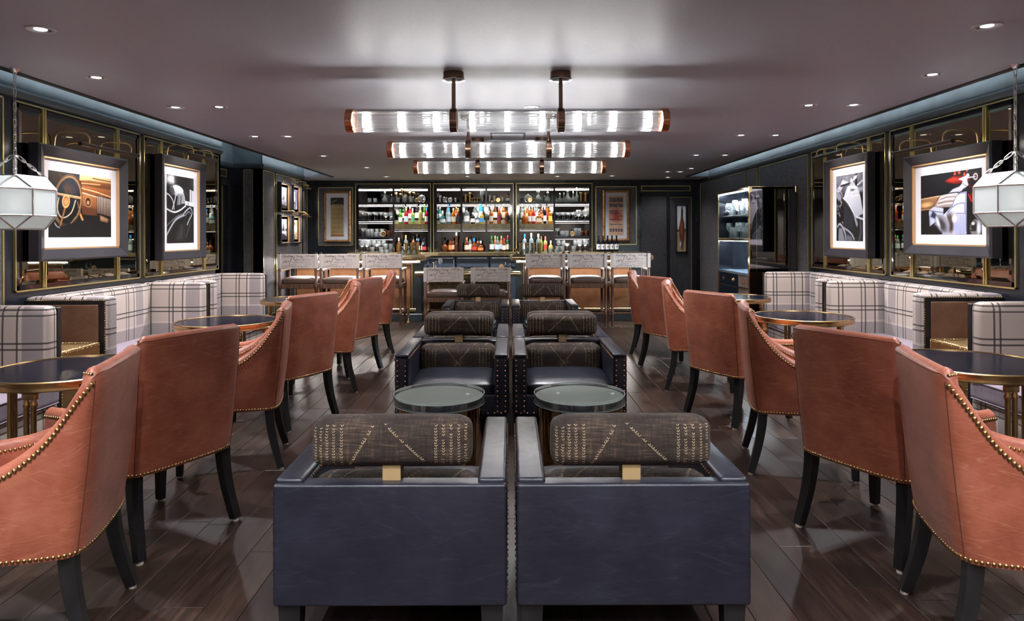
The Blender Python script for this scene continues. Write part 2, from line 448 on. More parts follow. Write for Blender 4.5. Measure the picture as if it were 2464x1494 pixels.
    def beam(s, pts, w, d, side):
        """square bar along pts; w across `side` direction, d across the other"""
        pts = [Vector(p) for p in pts]; vs_ = []; fs = []; k = len(pts)
        for i, p in enumerate(pts):
            t = (pts[min(i + 1, k - 1)] - pts[max(i - 1, 0)]).normalized()
            a = Vector(side).normalized(); b = t.cross(a).normalized()
            ww = w[i] if isinstance(w, (list, tuple)) else w; dd = d[i] if isinstance(d, (list, tuple)) else d
            vs_ += [p + a * ww / 2 + b * dd / 2, p - a * ww / 2 + b * dd / 2, p - a * ww / 2 - b * dd / 2, p + a * ww / 2 - b * dd / 2]
        for i in range(k - 1):
            for j in range(4):
                fs.append((4 * i + j, 4 * i + (j + 1) % 4, 4 * i + 4 + (j + 1) % 4, 4 * i + 4 + j))
        fs.append((3, 2, 1, 0)); fs.append(tuple(4 * (k - 1) + j for j in range(4)))
        return s.add(vs_, fs)
    def dome(s, p, nrm, r, n=6, flat=0.62):
        nrm = Vector(nrm).normalized(); p = Vector(p)
        a = nrm.orthogonal().normalized(); b = nrm.cross(a)
        vs_ = [p + (a * math.cos(2 * pi * j / n) + b * math.sin(2 * pi * j / n)) * r for j in range(n)]
        vs_ += [p + (a * math.cos(2 * pi * j / n) + b * math.sin(2 * pi * j / n)) * r * 0.68 + nrm * r * flat * 0.72 for j in range(n)]
        vs_ += [p + nrm * r * flat]
        fs = [(j, (j + 1) % n, n + (j + 1) % n, n + j) for j in range(n)] + [(n + j, n + (j + 1) % n, 2 * n) for j in range(n)]
        return s.add(vs_, fs)
    def poly(s, pts, thick):
        """flat polygon (list of 3D points, one plane) given thickness along `thick` vector"""
        k = len(pts); t = Vector(thick)
        return s.add([Vector(p) for p in pts] + [Vector(p) + t for p in pts],
                     [list(range(k))[::-1], list(range(k, 2 * k))] + [(i, (i + 1) % k, k + (i + 1) % k, k + i) for i in range(k)])
    def mesh(s, name, mats, smooth=None, uvbox=False, fixn=True):
        me = bpy.data.meshes.new(name); me.from_pydata([tuple(p) for p in s.v], [], s.f)
        if not isinstance(mats, (list, tuple)): mats = [mats]
        for q in mats: me.materials.append(MATS[q] if isinstance(q, str) else q)
        if len(mats) > 1: me.polygons.foreach_set('material_index', s.m)
        if fixn:
            bm = bmesh.new(); bm.from_mesh(me); bmesh.ops.recalc_face_normals(bm, faces=bm.faces[:]); bm.to_mesh(me); bm.free()
        if uvbox:
            uvl = me.uv_layers.new(name='UVMap')
            for pl in me.polygons:
                n = pl.normal; a = max(range(3), key=lambda i: abs(n[i]))
                for li in pl.loop_indices:
                    c = me.vertices[me.loops[li].vertex_index].co
                    uvl.data[li].uv = (c.y, c.z) if a == 0 else (c.x, c.z) if a == 1 else (c.x, c.y)
        if smooth is not None:
            me.shade_smooth()
            if smooth < 170: me.set_sharp_from_angle(angle=math.radians(smooth))
        return me
    def obj(s, name, mats, parent=None, smooth=None, uvbox=False, kind=None, loc=None, fixn=True):
        o = bpy.data.objects.new(name, s.mesh(name, mats, smooth, uvbox, fixn)); col.objects.link(o)
        if parent: o.parent = parent
        if kind: o['kind'] = kind
        if loc: o.location = loc
        return o

def tag(o, label, cat, group=None):
    o['label'] = label; o['category'] = cat
    if group: o['group'] = group
    return o
def thing(name, label, cat, loc=(0, 0, 0), rz=0.0, group=None):
    o = bpy.data.objects.new(name, None); col.objects.link(o); o.empty_display_size = 0.1
    o.location = loc; o.rotation_euler = (0, 0, rz)
    return tag(o, label, cat, group)
def struct(o):
    o['kind'] = 'structure'; return o
def dup(o, parent=None, loc=None, rz=None, label=None):
    c = o.copy(); col.objects.link(c)
    if parent is not None: c.parent = parent
    if loc is not None: c.location = loc
    if rz is not None: c.rotation_euler = (0, 0, rz)
    if label: c['label'] = label
    for ch in list(o.children): dup(ch, c)
    return c
def inst(o, parent, loc, rot=None):
    c = o.copy(); col.objects.link(c); c.parent = parent; c.location = loc
    if rot: c.rotation_euler = rot
    return c
def lamp(kind, name, energy, loc, parent=None, color=(1, 1, 1), **kw):
    l = bpy.data.lights.new(name, kind); l.energy = energy; l.color = color
    for k, v in kw.items(): setattr(l, k, v)
    o = bpy.data.objects.new(name, l); col.objects.link(o); o.location = loc
    if parent: o.parent = parent
    return o
def aim(o, target):
    d = Vector(target) - Vector(o.location); o.rotation_euler = d.to_track_quat('-Z', 'Y').to_euler()
ORD = ['first', 'second', 'third', 'fourth', 'fifth', 'sixth', 'seventh', 'eighth', 'ninth', 'tenth', 'eleventh', 'twelfth', 'thirteenth', 'fourteenth', 'fifteenth', 'sixteenth']

def crom(pts, n):
    """Catmull-Rom through tuples, n samples per span"""
    pts = [np.array(p, float) for p in pts]; out = []
    for i in range(len(pts) - 1):
        p0 = pts[i - 1] if i else 2 * pts[0] - pts[1]; p1 = pts[i]; p2 = pts[i + 1]
        p3 = pts[i + 2] if i + 2 < len(pts) else 2 * pts[-1] - pts[-2]
        for k in range(n):
            t = k / n
            out.append(0.5 * (2 * p1 + (p2 - p0) * t + (2 * p0 - 5 * p1 + 4 * p2 - p3) * t * t + (3 * p1 - p0 - 3 * p2 + p3) * t ** 3))
    out.append(pts[-1]); return out

# ------------------------------------------------------------------ drawn prints: a picture as colours on a fine grid
class Img:
    def __init__(s, w, h, c):
        s.w, s.h = w, h
        u, v = np.meshgrid((np.arange(w) + 0.5) / w, (np.arange(h) + 0.5) / h)
        s.u, s.v = u, v; s.a = np.zeros((h, w, 3)); s.a[:] = lin(*c)
    def put(s, mask, c):
        c = np.array(lin(*c)) if not isinstance(c, np.ndarray) else c
        s.a = s.a * (1 - mask[..., None]) + c * mask[..., None]
    def _segd(s, p, q):
        px, py = p; qx, qy = q; dx, dy = qx - px, qy - py; L = dx * dx + dy * dy + 1e-12
        t = np.clip(((s.u - px) * dx + (s.v - py) * dy) / L, 0, 1)
        return np.hypot(s.u - px - t * dx, s.v - py - t * dy)
    def poly(s, pts, c, soft=0.012, c2=None, ax=1):
        d = np.full(s.u.shape, 9.0); ins = np.zeros(s.u.shape, bool)
        for p, q in zip(pts, pts[1:] + pts[:1]):
            d = np.minimum(d, s._segd(p, q))
            cond = (p[1] > s.v) != (q[1] > s.v)
            with np.errstate(divide='ignore', invalid='ignore'):
                xi = (q[0] - p[0]) * (s.v - p[1]) / (q[1] - p[1] + 1e-12) + p[0]
            ins ^= cond & (s.u < xi)
        m = np.clip(0.5 + np.where(ins, d, -d) / soft, 0, 1)
        if c2:
            k = [q[ax] for q in pts]; t = np.clip(((s.v if ax else s.u) - min(k)) / (max(k) - min(k) + 1e-9), 0, 1)[..., None]
            s.a = s.a * (1 - m[..., None]) + (np.array(lin(*c)) * (1 - t) + np.array(lin(*c2)) * t) * m[..., None]
        else: s.put(m, c)
    def line(s, pts, wd, c, soft=0.008, al=1.0):
        d = np.full(s.u.shape, 9.0)
        for p, q in zip(pts, pts[1:]): d = np.minimum(d, s._segd(p, q))
        s.put(np.clip(0.5 + (wd / 2 - d) / soft, 0, 1) * al, c)
    def curve(s, pts, wd, c, soft=0.008, al=1.0):
        s.line([tuple(p) for p in crom(pts, 6)], wd, c, soft, al)
    def ell(s, cx, cy_, rx, ry, c, rot=0.0, soft=0.02, ring=None, al=1.0):
        du, dv = s.u - cx, s.v - cy_; a = du * math.cos(rot) + dv * math.sin(rot); b = -du * math.sin(rot) + dv * math.cos(rot)
        q = np.hypot(a / rx, b / ry); k = min(rx, ry)
        d = (1 - q) * k if ring is None else ring / 2 - np.abs(1 - q) * k
        s.put(np.clip(0.5 + d / soft, 0, 1) * al, c)
    def speckle(s, amt, seed=1, cells=40, box=None):
        r = np.random.RandomState(seed)
        g = r.rand(cells + 2, cells + 2); x = s.u * cells; y = s.v * cells
        i = x.astype(int); j = y.astype(int); fx = x - i; fy = y - j
        n = (g[j, i] * (1 - fx) + g[j, i + 1] * fx) * (1 - fy) + (g[j + 1, i] * (1 - fx) + g[j + 1, i + 1] * fx) * fy
        f = 1 + amt * (n - 0.5) * 2
        if box is not None:
            m = (s.u > box[0]) & (s.u < box[1]) & (s.v > box[2]) & (s.v < box[3]); f = np.where(m, f, 1)
        s.a = np.clip(s.a * f[..., None], 0, 1)
    def obj(s, name, o, du, dv, parent, mat='photo_print', warp=None):
        """grid spanning origin o (lower left), du (width vector), dv (height vector)"""
        o, du, dv = Vector(o), Vector(du), Vector(dv); W, Hh = s.w, s.h
        vs_ = []
        for j in range(Hh):
            for i in range(W):
                p = o + du * (i / (W - 1)) + dv * (j / (Hh - 1))
                if warp: p = warp(p, i / (W - 1), j / (Hh - 1))
                vs_.append(tuple(p))
        ii = np.arange(W * Hh).reshape(Hh, W)
        fs = np.stack([ii[:-1, :-1], ii[:-1, 1:], ii[1:, 1:], ii[1:, :-1]], -1).reshape(-1, 4)
        me = bpy.data.meshes.new(name); me.from_pydata(vs_, [], fs.tolist())
        at_ = me.color_attributes.new('Col', 'FLOAT_COLOR', 'POINT')
        rgba = np.ones((W * Hh, 4), np.float32); rgba[:, :3] = s.a.reshape(-1, 3)
        at_.data.foreach_set('color', rgba.ravel())
        me.materials.append(MATS[mat]); me.shade_smooth()
        ob = bpy.data.objects.new(name, me); col.objects.link(ob)
        if parent: ob.parent = parent
        return ob

def text_mesh(txt, size, shear=0.0, bold=0.0, sx=1.0):
    """verts/faces of a line of text lying in the XY plane, starting at the origin; and its width"""
    cu = bpy.data.curves.new('lettering', 'FONT'); cu.body = txt; cu.size = size; cu.shear = shear; cu.offset = bold
    cu.resolution_u = 3
    ob = bpy.data.objects.new('lettering', cu); col.objects.link(ob)
    dg = bpy.context.evaluated_depsgraph_get(); me = bpy.data.meshes.new_from_object(ob.evaluated_get(dg))
    vs_ = [(v.co.x * sx, v.co.y) for v in me.vertices]; fs = [list(p.vertices) for p in me.polygons]
    bpy.data.objects.remove(ob); bpy.data.curves.remove(cu); bpy.data.meshes.remove(me)
    if not vs_: return [], [], 0, 0
    x0 = min(v[0] for v in vs_); x1 = max(v[0] for v in vs_); y0 = min(v[1] for v in vs_); y1 = max(v[1] for v in vs_)
    return [(x - x0, y - y0) for x, y in vs_], fs, x1 - x0, y1 - y0

def lettering(mb, txt, o, du, dv, wd, ht, shear=0.0, bold=0.0):
    """a text fitted to width wd and height ht, lower left corner at o; du, dv unit vectors"""
    vs_, fs, tw, th = text_mesh(txt, 1.0, shear, bold)
    if not vs_: return
    o, du, dv = Vector(o), Vector(du), Vector(dv)
    mb.add([o + du * (x / tw * wd) + dv * (y / th * ht) for x, y in vs_], fs)
# ------------------------------------------------------------------ the room
WL, WR, YF, YB, CE, TOPZ = -3.50, 3.60, -3.2, 13.0, 2.43, 2.80
SE_L, SE_R = -3.13, 3.17          # edges of the dropped ceiling

def floor_build():
    fl = struct(MB().box(-4.3, 3.8, YF - .2, 13.5, -0.12, -0.014).obj('floor', 'slab_edge'))
    pw = 0.155; rnd = random.Random(3); pl = []
    x = -4.24
    while x < 3.7:
        y = YF - rnd.random() * 1.2
        while y < 13.0:
            ln = rnd.choice((0.75, 0.95, 1.2, 1.2, 1.4))
            pl.append((x, max(y, YF), min(y + ln, 13.0))); y += ln
        x += pw
    def seen(p):
        yc = p[2]
        return yc > 2.05 and abs(p[0] + pw / 2) < 0.75 * yc + 0.1
    def weight(p):
        return (p[1] + p[2]) / 2
    vis = sorted([p for p in pl if seen(p)], key=weight); near = vis[:300]; ns = set(near)
    cache = {}
    for (x, y0, y1) in near:
        ln = round(y1 - y0, 3)
        if ln not in cache:
            cache[ln] = MB().rbox(0.0011, pw - 0.0011, 0.0011, ln - 0.0011, -0.014, 0, 0.0012, 1).mesh('floor_plank', 'plank_wood')
        o = bpy.data.objects.new('floor_plank', cache[ln]); col.objects.link(o); o.parent = fl; o.location = (x, y0, 0)
    rest = MB()
    for p in pl:
        if p in ns: continue
        rest.box(p[0] + .0011, p[0] + pw - .0011, p[1] + .0011, p[2] - .0011, -0.014, 0)
    rest.obj('floor_planks', 'plank_wood', fl, kind='stuff')
floor_build()

def panelX(wall, x, s, y0, y1, z0, z1, fab='charcoal_grasscloth', tw=0.013):
    """framed panel on a wall facing s along X"""
    MB().box(x, x + s * 0.004, y0, y1, z0, z1).obj('fabric_panel', fab, wall)
    t = MB()
    for a, b, c, d in ((y0, y1, z0, z0 + tw), (y0, y1, z1 - tw, z1), (y0, y0 + tw, z0, z1), (y1 - tw, y1, z0, z1)):
        t.box(x, x + s * 0.012, a, b, c, d)
    t.obj('panel_trim', 'brass_line', wall)
def panelY(wall, y, x0, x1, z0, z1, fab='charcoal_grasscloth', tw=0.013):
    if fab: MB().box(x0, x1, y - 0.004, y, z0, z1).obj('fabric_panel', fab, wall)
    t = MB()
    for a, b, c, d in ((x0, x1, z0, z0 + tw), (x0, x1, z1 - tw, z1), (x0, x0 + tw, z0, z1), (x1 - tw, x1, z0, z1)):
        t.box(a, b, y - 0.012, y, c, d)
    t.obj('panel_trim', 'brass_line', wall)

wl = struct(MB().box(WL - .15, WL, YF, 8.26, 0, TOPZ).box(-4.2, WL, 8.11, 8.26, 0, TOPZ).obj('wall_left', 'ink_paint'))
wlr = struct(MB().box(-4.2, -4.05, 8.2, 10.1, 0, TOPZ).obj('wall_left_recess', 'ink_paint'))
wlp = struct(MB().box(-4.2, -3.62, 9.95, 10.1, 0, TOPZ).box(-3.77, -3.62, 9.95, 11.95, 0, TOPZ).obj('wall_left_far', 'ink_paint'))
wle = struct(MB().box(-4.0, -3.85, 11.8, 13.0, 0, TOPZ).box(-4.0, -3.62, 11.8, 11.95, 0, TOPZ).obj('wall_left_end', 'ink_matte'))
wr = struct(MB().box(WR, WR + .15, YF, 13.1, 0, TOPZ).obj('wall_right', 'ink_paint'))
wb = struct(MB().box(-4.0, 3.75, 13.42, 13.5, 0, TOPZ).box(-4.0, -2.95, 13.0, 13.42, 0, TOPZ).box(1.585, 3.75, 13.0, 13.42, 0, TOPZ)
            .box(-2.95, 1.585, 13.0, 13.42, 2.375, TOPZ).box(-2.95, 1.585, 13.0, 13.42, 0, 1.0).obj('wall_back', 'ink_paint'))
wf = struct(MB().box(-4.0, 3.75, YF - .15, YF, 0, TOPZ).obj('wall_front', plain('warm_grey_paint', (0.50, 0.48, 0.47), 0.6)))

panelX(wl, WL, 1, 3.0, 4.71, 0.30, 2.35); panelX(wl, WL, 1, 1.2, 2.9, 0.30, 2.35)
panelX(wr, WR, -1, 3.0, 4.71, 0.30, 2.35); panelX(wr, WR, -1, 1.2, 2.9, 0.30, 2.35)
panelX(wr, WR, -1, 8.22, 9.84, 0.2, 2.35); panelX(wr, WR, -1, 9.90, 10.34, 0.2, 2.35); panelX(wr, WR, -1, 10.40, 12.88, 0.2, 2.35)
panelX(wlp, -3.62, 1, 9.99, 10.48, 0.2, 2.35); panelX(wlp, -3.62, 1, 10.54, 11.85, 0.2, 2.35)
panelX(wle, -3.85, 1, 12.0, 12.96, 0.2, 2.30)
panelY(wlp, 9.95, -3.88, -3.74, 0.2, 2.35)
panelX(wlr, -4.05, 1, 8.5, 9.75, 2.22, 2.33, 'ink_matte')
panelY(wb, 13.0, at(766, 0, 13)[0], at(850, 0, 13)[0], 1.19, 2.305)
panelY(wb, 13.0, at(1433, 0, 13)[0], at(1532, 0, 13)[0], 1.19, 2.305)
panelY(wb, 13.0, at(1543, 0, 13)[0], at(1662, 0, 13)[0], 2.21, 2.315, 'ink_matte')
# door leaf and picture panel at the right end of the back wall
d1 = struct(MB().rbox(2.50, 2.98, 12.965, 12.998, 0.0, 2.12, 0.004, 1).obj('door_1', 'dark_grasscloth'))
MB().box(2.475, 2.50, 12.95, 13.0, 0, 2.16).box(2.98, 3.04, 12.93, 13.0, 0, 2.16).box(2.475, 3.55, 12.95, 13.0, 2.12, 2.16).obj('door_frame', 'ink_paint', d1)
MB().cyl((2.93, 12.955, 1.0), 0.012, 0.04, 10, axis='Y').obj('door_knob', 'brass', d1)
panelY(wb, 13.0, 3.05, 3.46, 0.15, 2.10, 'dark_grasscloth')
d2 = struct(MB().rbox(-4.05, -4.03, 8.55, 9.70, 0.0, 2.10, 0.004, 1).obj('door_2', 'black_lacquer'))
f = MB()
for a, b, c, d in ((8.47, 8.55, 0, 2.18), (9.70, 9.78, 0, 2.18), (8.55, 9.70, 2.10, 2.18)): f.box(-4.05, -4.01, a, b, c, d)
f.obj('door_frame', 'ink_paint', d2)
MB().lathe([(0, 0), (.011, 0), (.011, .03), (.026, .045), (.026, .06), (0, .068)], 12, (-4.03, 8.65, 1.0), axis='X').obj('door_knob', 'brass', d2)

# crown moulding and frieze boards that the cove light washes
def crown(name, path, nx):
    """path: list of (x, y) along a wall; nx: inward normal for each leg"""
    mb = MB()
    prof = [(0, 2.365), (.014, 2.367), (.030, 2.385), (.036, 2.408), (.030, 2.425), (.020, 2.432), (.016, 2.436), (.016, TOPZ), (0, TOPZ)]
    mi = [0, 0, 0, 0, 0, 0, 1, 1]
    for (p, q), n in zip(zip(path, path[1:]), nx):
        a = [(p[0] + n[0] * d, p[1] + n[1] * d, z) for d, z in prof]; b = [(q[0] + n[0] * d, q[1] + n[1] * d, z) for d, z in prof]
        for i in range(len(prof) - 1):
            mb.mi = mi[i]; mb.add([a[i], b[i], b[i + 1], a[i + 1]], [(0, 1, 2, 3)])
        mb.mi = 0; mb.add(a, [list(range(len(a)))]); mb.add(b, [list(range(len(b)))])
    return struct(mb.obj(name, ['teal_paint', 'frieze_paint'], smooth=40))
crown('trim_1', [(WL, YF), (WL, 8.26)], [(1, 0)])
crown('trim_2', [(WR, YF), (WR, 12.3)], [(-1, 0)])
crown('trim_3', [(-3.62, 9.95), (-3.62, 11.95)], [(1, 0)])
crown('trim_4', [(-4.05, 8.26), (-4.05, 9.95), (-3.62, 9.95)], [(1, 0), (0, -1)])

ce = struct(MB().box(SE_L, SE_R, YF, 13.0, CE, CE + .1).obj('ceiling', 'ceiling_paint'))
struct(MB().box(-4.2, 3.75, YF - .15, 13.5, TOPZ, TOPZ + .1).obj('ceiling_cove', 'frieze_paint'))
struct(MB().box(-4.05, SE_L, 12.15, 13.0, CE, TOPZ).box(SE_R, 3.75, 12.3, 13.0, CE, TOPZ).obj('ceiling_soffit', 'ceiling_paint'))
struct(MB().box(SE_L - .035, SE_L, YF, 12.15, CE - .012, CE + .035).obj('trim_5', 'slab_edge'))
struct(MB().box(SE_R, SE_R + .035, YF, 12.3, CE - .012, CE + .035).obj('trim_6', 'slab_edge'))
struct(MB().rbox(WL, WL + .018, YF, 8.26, 0, .14, .004, 1).obj('baseboard_left', 'ink_paint'))
struct(MB().rbox(WR - .018, WR, YF, 12.99, 0, .14, .004, 1).obj('baseboard_right', 'ink_paint'))
for sx, nm, y1 in ((SE_L + .06, 'left', 12.1), (SE_R - .09, 'right', 12.25)):
    o = MB().box(sx, sx + .025, YF + .1, y1, CE + .1, CE + .115).obj('cove_light_strip', 'cove_glow')
    tag(o, f'long cool white light strip hidden above the {nm} ceiling edge', 'light strip')
# access hatch in the ceiling, behind the second chandelier
h = MB()
x0, x1, y0, y1 = -0.2, 0.16, 7.0, 7.45
for a, b, c, d in ((x0, x1, y0, y0 + .015), (x0, x1, y1 - .015, y1), (x0, x0 + .015, y0, y1), (x1 - .015, x1, y0, y1)): h.box(a, b, c, d, CE - .006, CE)
ho = h.obj('ceiling_hatch', 'slab_edge'); MB().box(x0 + .015, x1 - .015, y0 + .015, y1 - .015, CE - .004, CE).obj('hatch_panel', 'ceiling_paint', ho)
tag(ho, 'flush access hatch in the ceiling between the chandeliers', 'hatch')

# ------------------------------------------------------------------ recessed downlights
def build_downlights():
    px = [(99, 70), (233, 186), (423, 258), (528, 257), (614, 328), (693, 328), (779, 375), (883, 403), (930, 425), (1125, 424), (1281, 257), (1342, 424), (1473, 423),
          (1592, 432), (1607, 413), (1637, 413), (1664, 405), (1676, 373), (1745, 373), (1784, 325), (1867, 325), (1947, 253), (2055, 252), (2245, 179), (2377, 62)]
    pts = []
    for x, y in px:
        yy = y + 0.003 * (x - 1227); s = (566 - yy) / (CE - H); pts.append(((x - 1227) / s, min(12.45, F / s), True))
    pts += [(-2.4, 2.0, False), (2.45, 2.0, False), (-2.4, 0.3, False), (2.45, 0.3, False), (-0.8, -1.2, False), (0.8, -1.2, False), (-2.4, -1.6, False), (2.45, -1.6, False), (-0.75, 1.2, False), (0.75, 1.2, False), (-2.4, -2.6, False), (2.45, -2.6, False), (-0.8, -2.6, False), (0.8, -2.6, False), (-0.8, 0.0, False), (0.8, 0.0, False), (-1.6, 0.9, False), (1.6, 0.9, False), (-1.6, -0.5, False), (1.6, -0.5, False), (0.0, 0.6, False), (0.0, -0.6, False)]  # unseen fill downlights added out of frame to brighten the chair backs
    ring = MB().lathe([(.046, 0), (.050, -.005), (.066, -.006), (.069, 0)], 24).mesh('trim_ring', 'white_trim', smooth=50)
    dark = MB().lathe([(.0, .0), (.047, -.0005), (.047, -.0035), (0.034, -.002)], 24).mesh('reflector', 'steel', smooth=50)
    lens = MB().lathe([(0, -.003), (.030, -.003), (.030, -.0005), (0, -.0005)], 20).mesh('lens', 'lens_glow')
    pts.sort(key=lambda p: p[1])
    place = {}
    for i, (X, Y, vis) in enumerate(pts):
        side = 'left' if X < -1 else 'right' if X > 1.0 else 'middle'
        k = place.get((side, vis), 0); place[(side, vis)] = k + 1
        lab = f'{ORD[k]} recessed round ceiling downlight on the {side} side, counting from the near end' if vis else f'unseen fill downlight added behind the camera, {ORD[k]} on the {side} side'
        t = thing('ceiling_downlight', lab, 'downlight', (X, Y, CE), 0, 'recessed ceiling downlights')
        for nm, me in (('trim_ring', ring), ('reflector', dark), ('lens', lens)):
            o = bpy.data.objects.new(nm, me); col.objects.link(o); o.parent = t
        dim = X > 1.8 and Y > 8.5      # the dimmed group by the door
        l = lamp('SPOT', 'downlight_lamp', E_DOWN * (0.22 if dim else 1.7 if Y > 8.5 else 1.0), (0, 0, -0.012), t, COOL, spot_size=math.radians(128), spot_blend=0.9, shadow_soft_size=0.035)
build_downlights()

# ------------------------------------------------------------------ three glass rod chandeliers
def chandelier(root):
    R, L = 0.0735, 2.07; z0 = -0.31           # root is on the ceiling
    seg = L / 3
    for k in range(3):
        c = -L / 2 + seg * (k + .5); a, b = c - seg / 2 + .028, c + seg / 2 - .028
        rods = MB()
        for i in range(30):
            an = 2 * pi * i / 30
            rods.lathe([(0, a), (.0066, a), (.0066, b), (0, b)], 6, (0, R * .92 * math.cos(an), z0 + R * .92 * math.sin(an)), axis='X')
        rods.obj('glass_rods', 'rod_glass', root, smooth=60, kind='stuff')
        for j in range(3):
            x = c + (j - 1) * seg * 0.33
            bl = MB().lathe([(0, -.046), (.014, -.044), (.017, -.03), (.017, .03), (.014, .044), (0, .046)], 10, (x, 0, z0)).obj('bulb', 'bulb_glow', root, smooth=60)
            MB().cyl((x, 0, z0 + .046), .013, .018, 8).obj('bulb_holder', 'bronze', bl)
    for x, nm, wd in ((-L / 2, 'end_cap', .05), (L / 2 - .05, 'end_cap', .05), (-seg / 2 - .022, 'clamp_band', .044), (seg / 2 - .022, 'clamp_band', .044)):
        e = MB()
        if nm == 'end_cap': e.lathe([(0, 0), (R - .004, 0), (R + .003, .005), (R + .003, wd - .004), (R - .002, wd), (0, wd)], 32, (x, 0, z0), axis='X')
        else: e.lathe([(R - .012, 0), (R + .004, 0), (R + .004, wd), (R - .012, wd), (R - .012, 0)], 32, (x, 0, z0), axis='X')
        e.obj(nm, 'copper' if nm == 'end_cap' else 'bronze', root, smooth=40)
    MB().rbox(-L / 2 + .03, L / 2 - .03, -.044, .044, z0 + .050, z0 + .056, .002, 1).obj('spine_shield', 'steel', root)  # spine widened into a shield that blocks the bulbs' upward light
    for x in (-seg / 2, seg / 2):
        MB().cyl((x, 0, z0 + R), .013, -z0 - R - .05, 12).obj('drop_rod', 'bronze', root, smooth=40)
        cnp = MB().lathe([(0, -.050), (.068, -.050), (.070, -.042), (.068, -.040), (.066, -.004), (.066, 0), (0, 0)], 28, (x, 0, 0)).obj('ceiling_canopy', 'bronze', root, smooth=40)
        MB().lathe([(0, -.060), (.050, -.058), (.074, -.051), (.074, -.048), (0, -.048)], 28, (x, 0, 0)).obj('canopy_plate', 'steel', cnp, smooth=40)
    return root
ch0 = thing('rod_chandelier', 'nearest and largest-looking glass rod tube chandelier with copper end caps', 'chandelier', (-0.015, 4.40, CE), 0, 'glass rod tube chandeliers')
chandelier(ch0)
dup(ch0, None, (-0.01, 5.86, CE), None, 'middle one of the three glass rod tube chandeliers')
dup(ch0, None, (0.0, 7.37, CE), None, 'farthest glass rod tube chandelier, closest to the bar')

# ------------------------------------------------------------------ wall mirrors
def wall_mirror(label, x, s, ys, z0, z1):
    """ys: pane borders along Y; the mirror sits on a wall facing s"""
    y0, y1 = ys[0], ys[-1]
    t = thing('wall_mirror', label, 'mirror', (x, (y0 + y1) / 2, z0)); oy = (y0 + y1) / 2
    fr = MB()
    for k, (tw, dp) in enumerate(((.011, .016),)):
        for a, b, c, d in ((y0, y1, z0, z0 + tw), (y0, y1, z1 - tw, z1), (y0, y0 + tw, z0, z1), (y1 - tw, y1, z0, z1)):
            fr.box(0, s * dp, a - oy, b - oy, c - z0, d - z0)
    fr.obj('brass_frame', 'brass_line', t)
    g = .014; iw = .032
    ib = MB()
    for a, b, c, d in ((y0 + g, y1 - g, z0 + g, z0 + g + iw), (y0 + g, y1 - g, z1 - g - iw, z1 - g), (y0 + g, y0 + g + iw, z0 + g, z1 - g), (y1 - g - iw, y1 - g, z0 + g, z1 - g)):
        ib.box(0, s * .010, a - oy, b - oy, c - z0, d - z0)
    ib.obj('inner_frame', 'black_lacquer', t)
    for yy in ys[1:-1]:
        MB().box(0, s * .020, yy - .020 - oy, yy - .006 - oy, g, z1 - z0 - g).box(0, s * .020, yy + .006 - oy, yy + .020 - oy, g, z1 - z0 - g).box(0, s * .012, yy - .006 - oy, yy + .006 - oy, g, z1 - z0 - g).obj('divider_strip', 'brass_line', t)
    for i in range(len(ys) - 1):
        a = ys[i] + (g + iw if i == 0 else .022) - oy; b = ys[i + 1] - (g + iw if i == len(ys) - 2 else .022) - oy
        c, d = g + iw, z1 - z0 - g - iw; bv = .028
        p = MB().add([(s * .004, a, c), (s * .004, b, c), (s * .004, b, d), (s * .004, a, d),
                      (s * .008, a + bv, c + bv), (s * .008, b - bv, c + bv), (s * .008, b - bv, d - bv), (s * .008, a + bv, d - bv)],
                     [(4, 5, 6, 7), (0, 1, 5, 4), (1, 2, 6, 5), (2, 3, 7, 6), (3, 0, 4, 7)])
        p.obj('mirror_pane', 'smoked_mirror', t)
wall_mirror('smoked mirror behind the steering wheel photograph', WL, 1, (4.81, 5.11, 6.07, 6.44), 0.985, 2.345)
wall_mirror('smoked mirror behind the vintage saloon car photograph', WL, 1, (6.51, 6.83, 7.79, 8.17), 0.985, 2.345)
wall_mirror('smoked mirror behind the winged hood ornament photograph', WR, -1, (4.84, 5.15, 6.09, 6.44), 0.985, 2.355)
wall_mirror('smoked mirror behind the black and white radiator photograph', WR, -1, (6.52, 6.82, 7.78, 8.12), 0.985, 2.355)

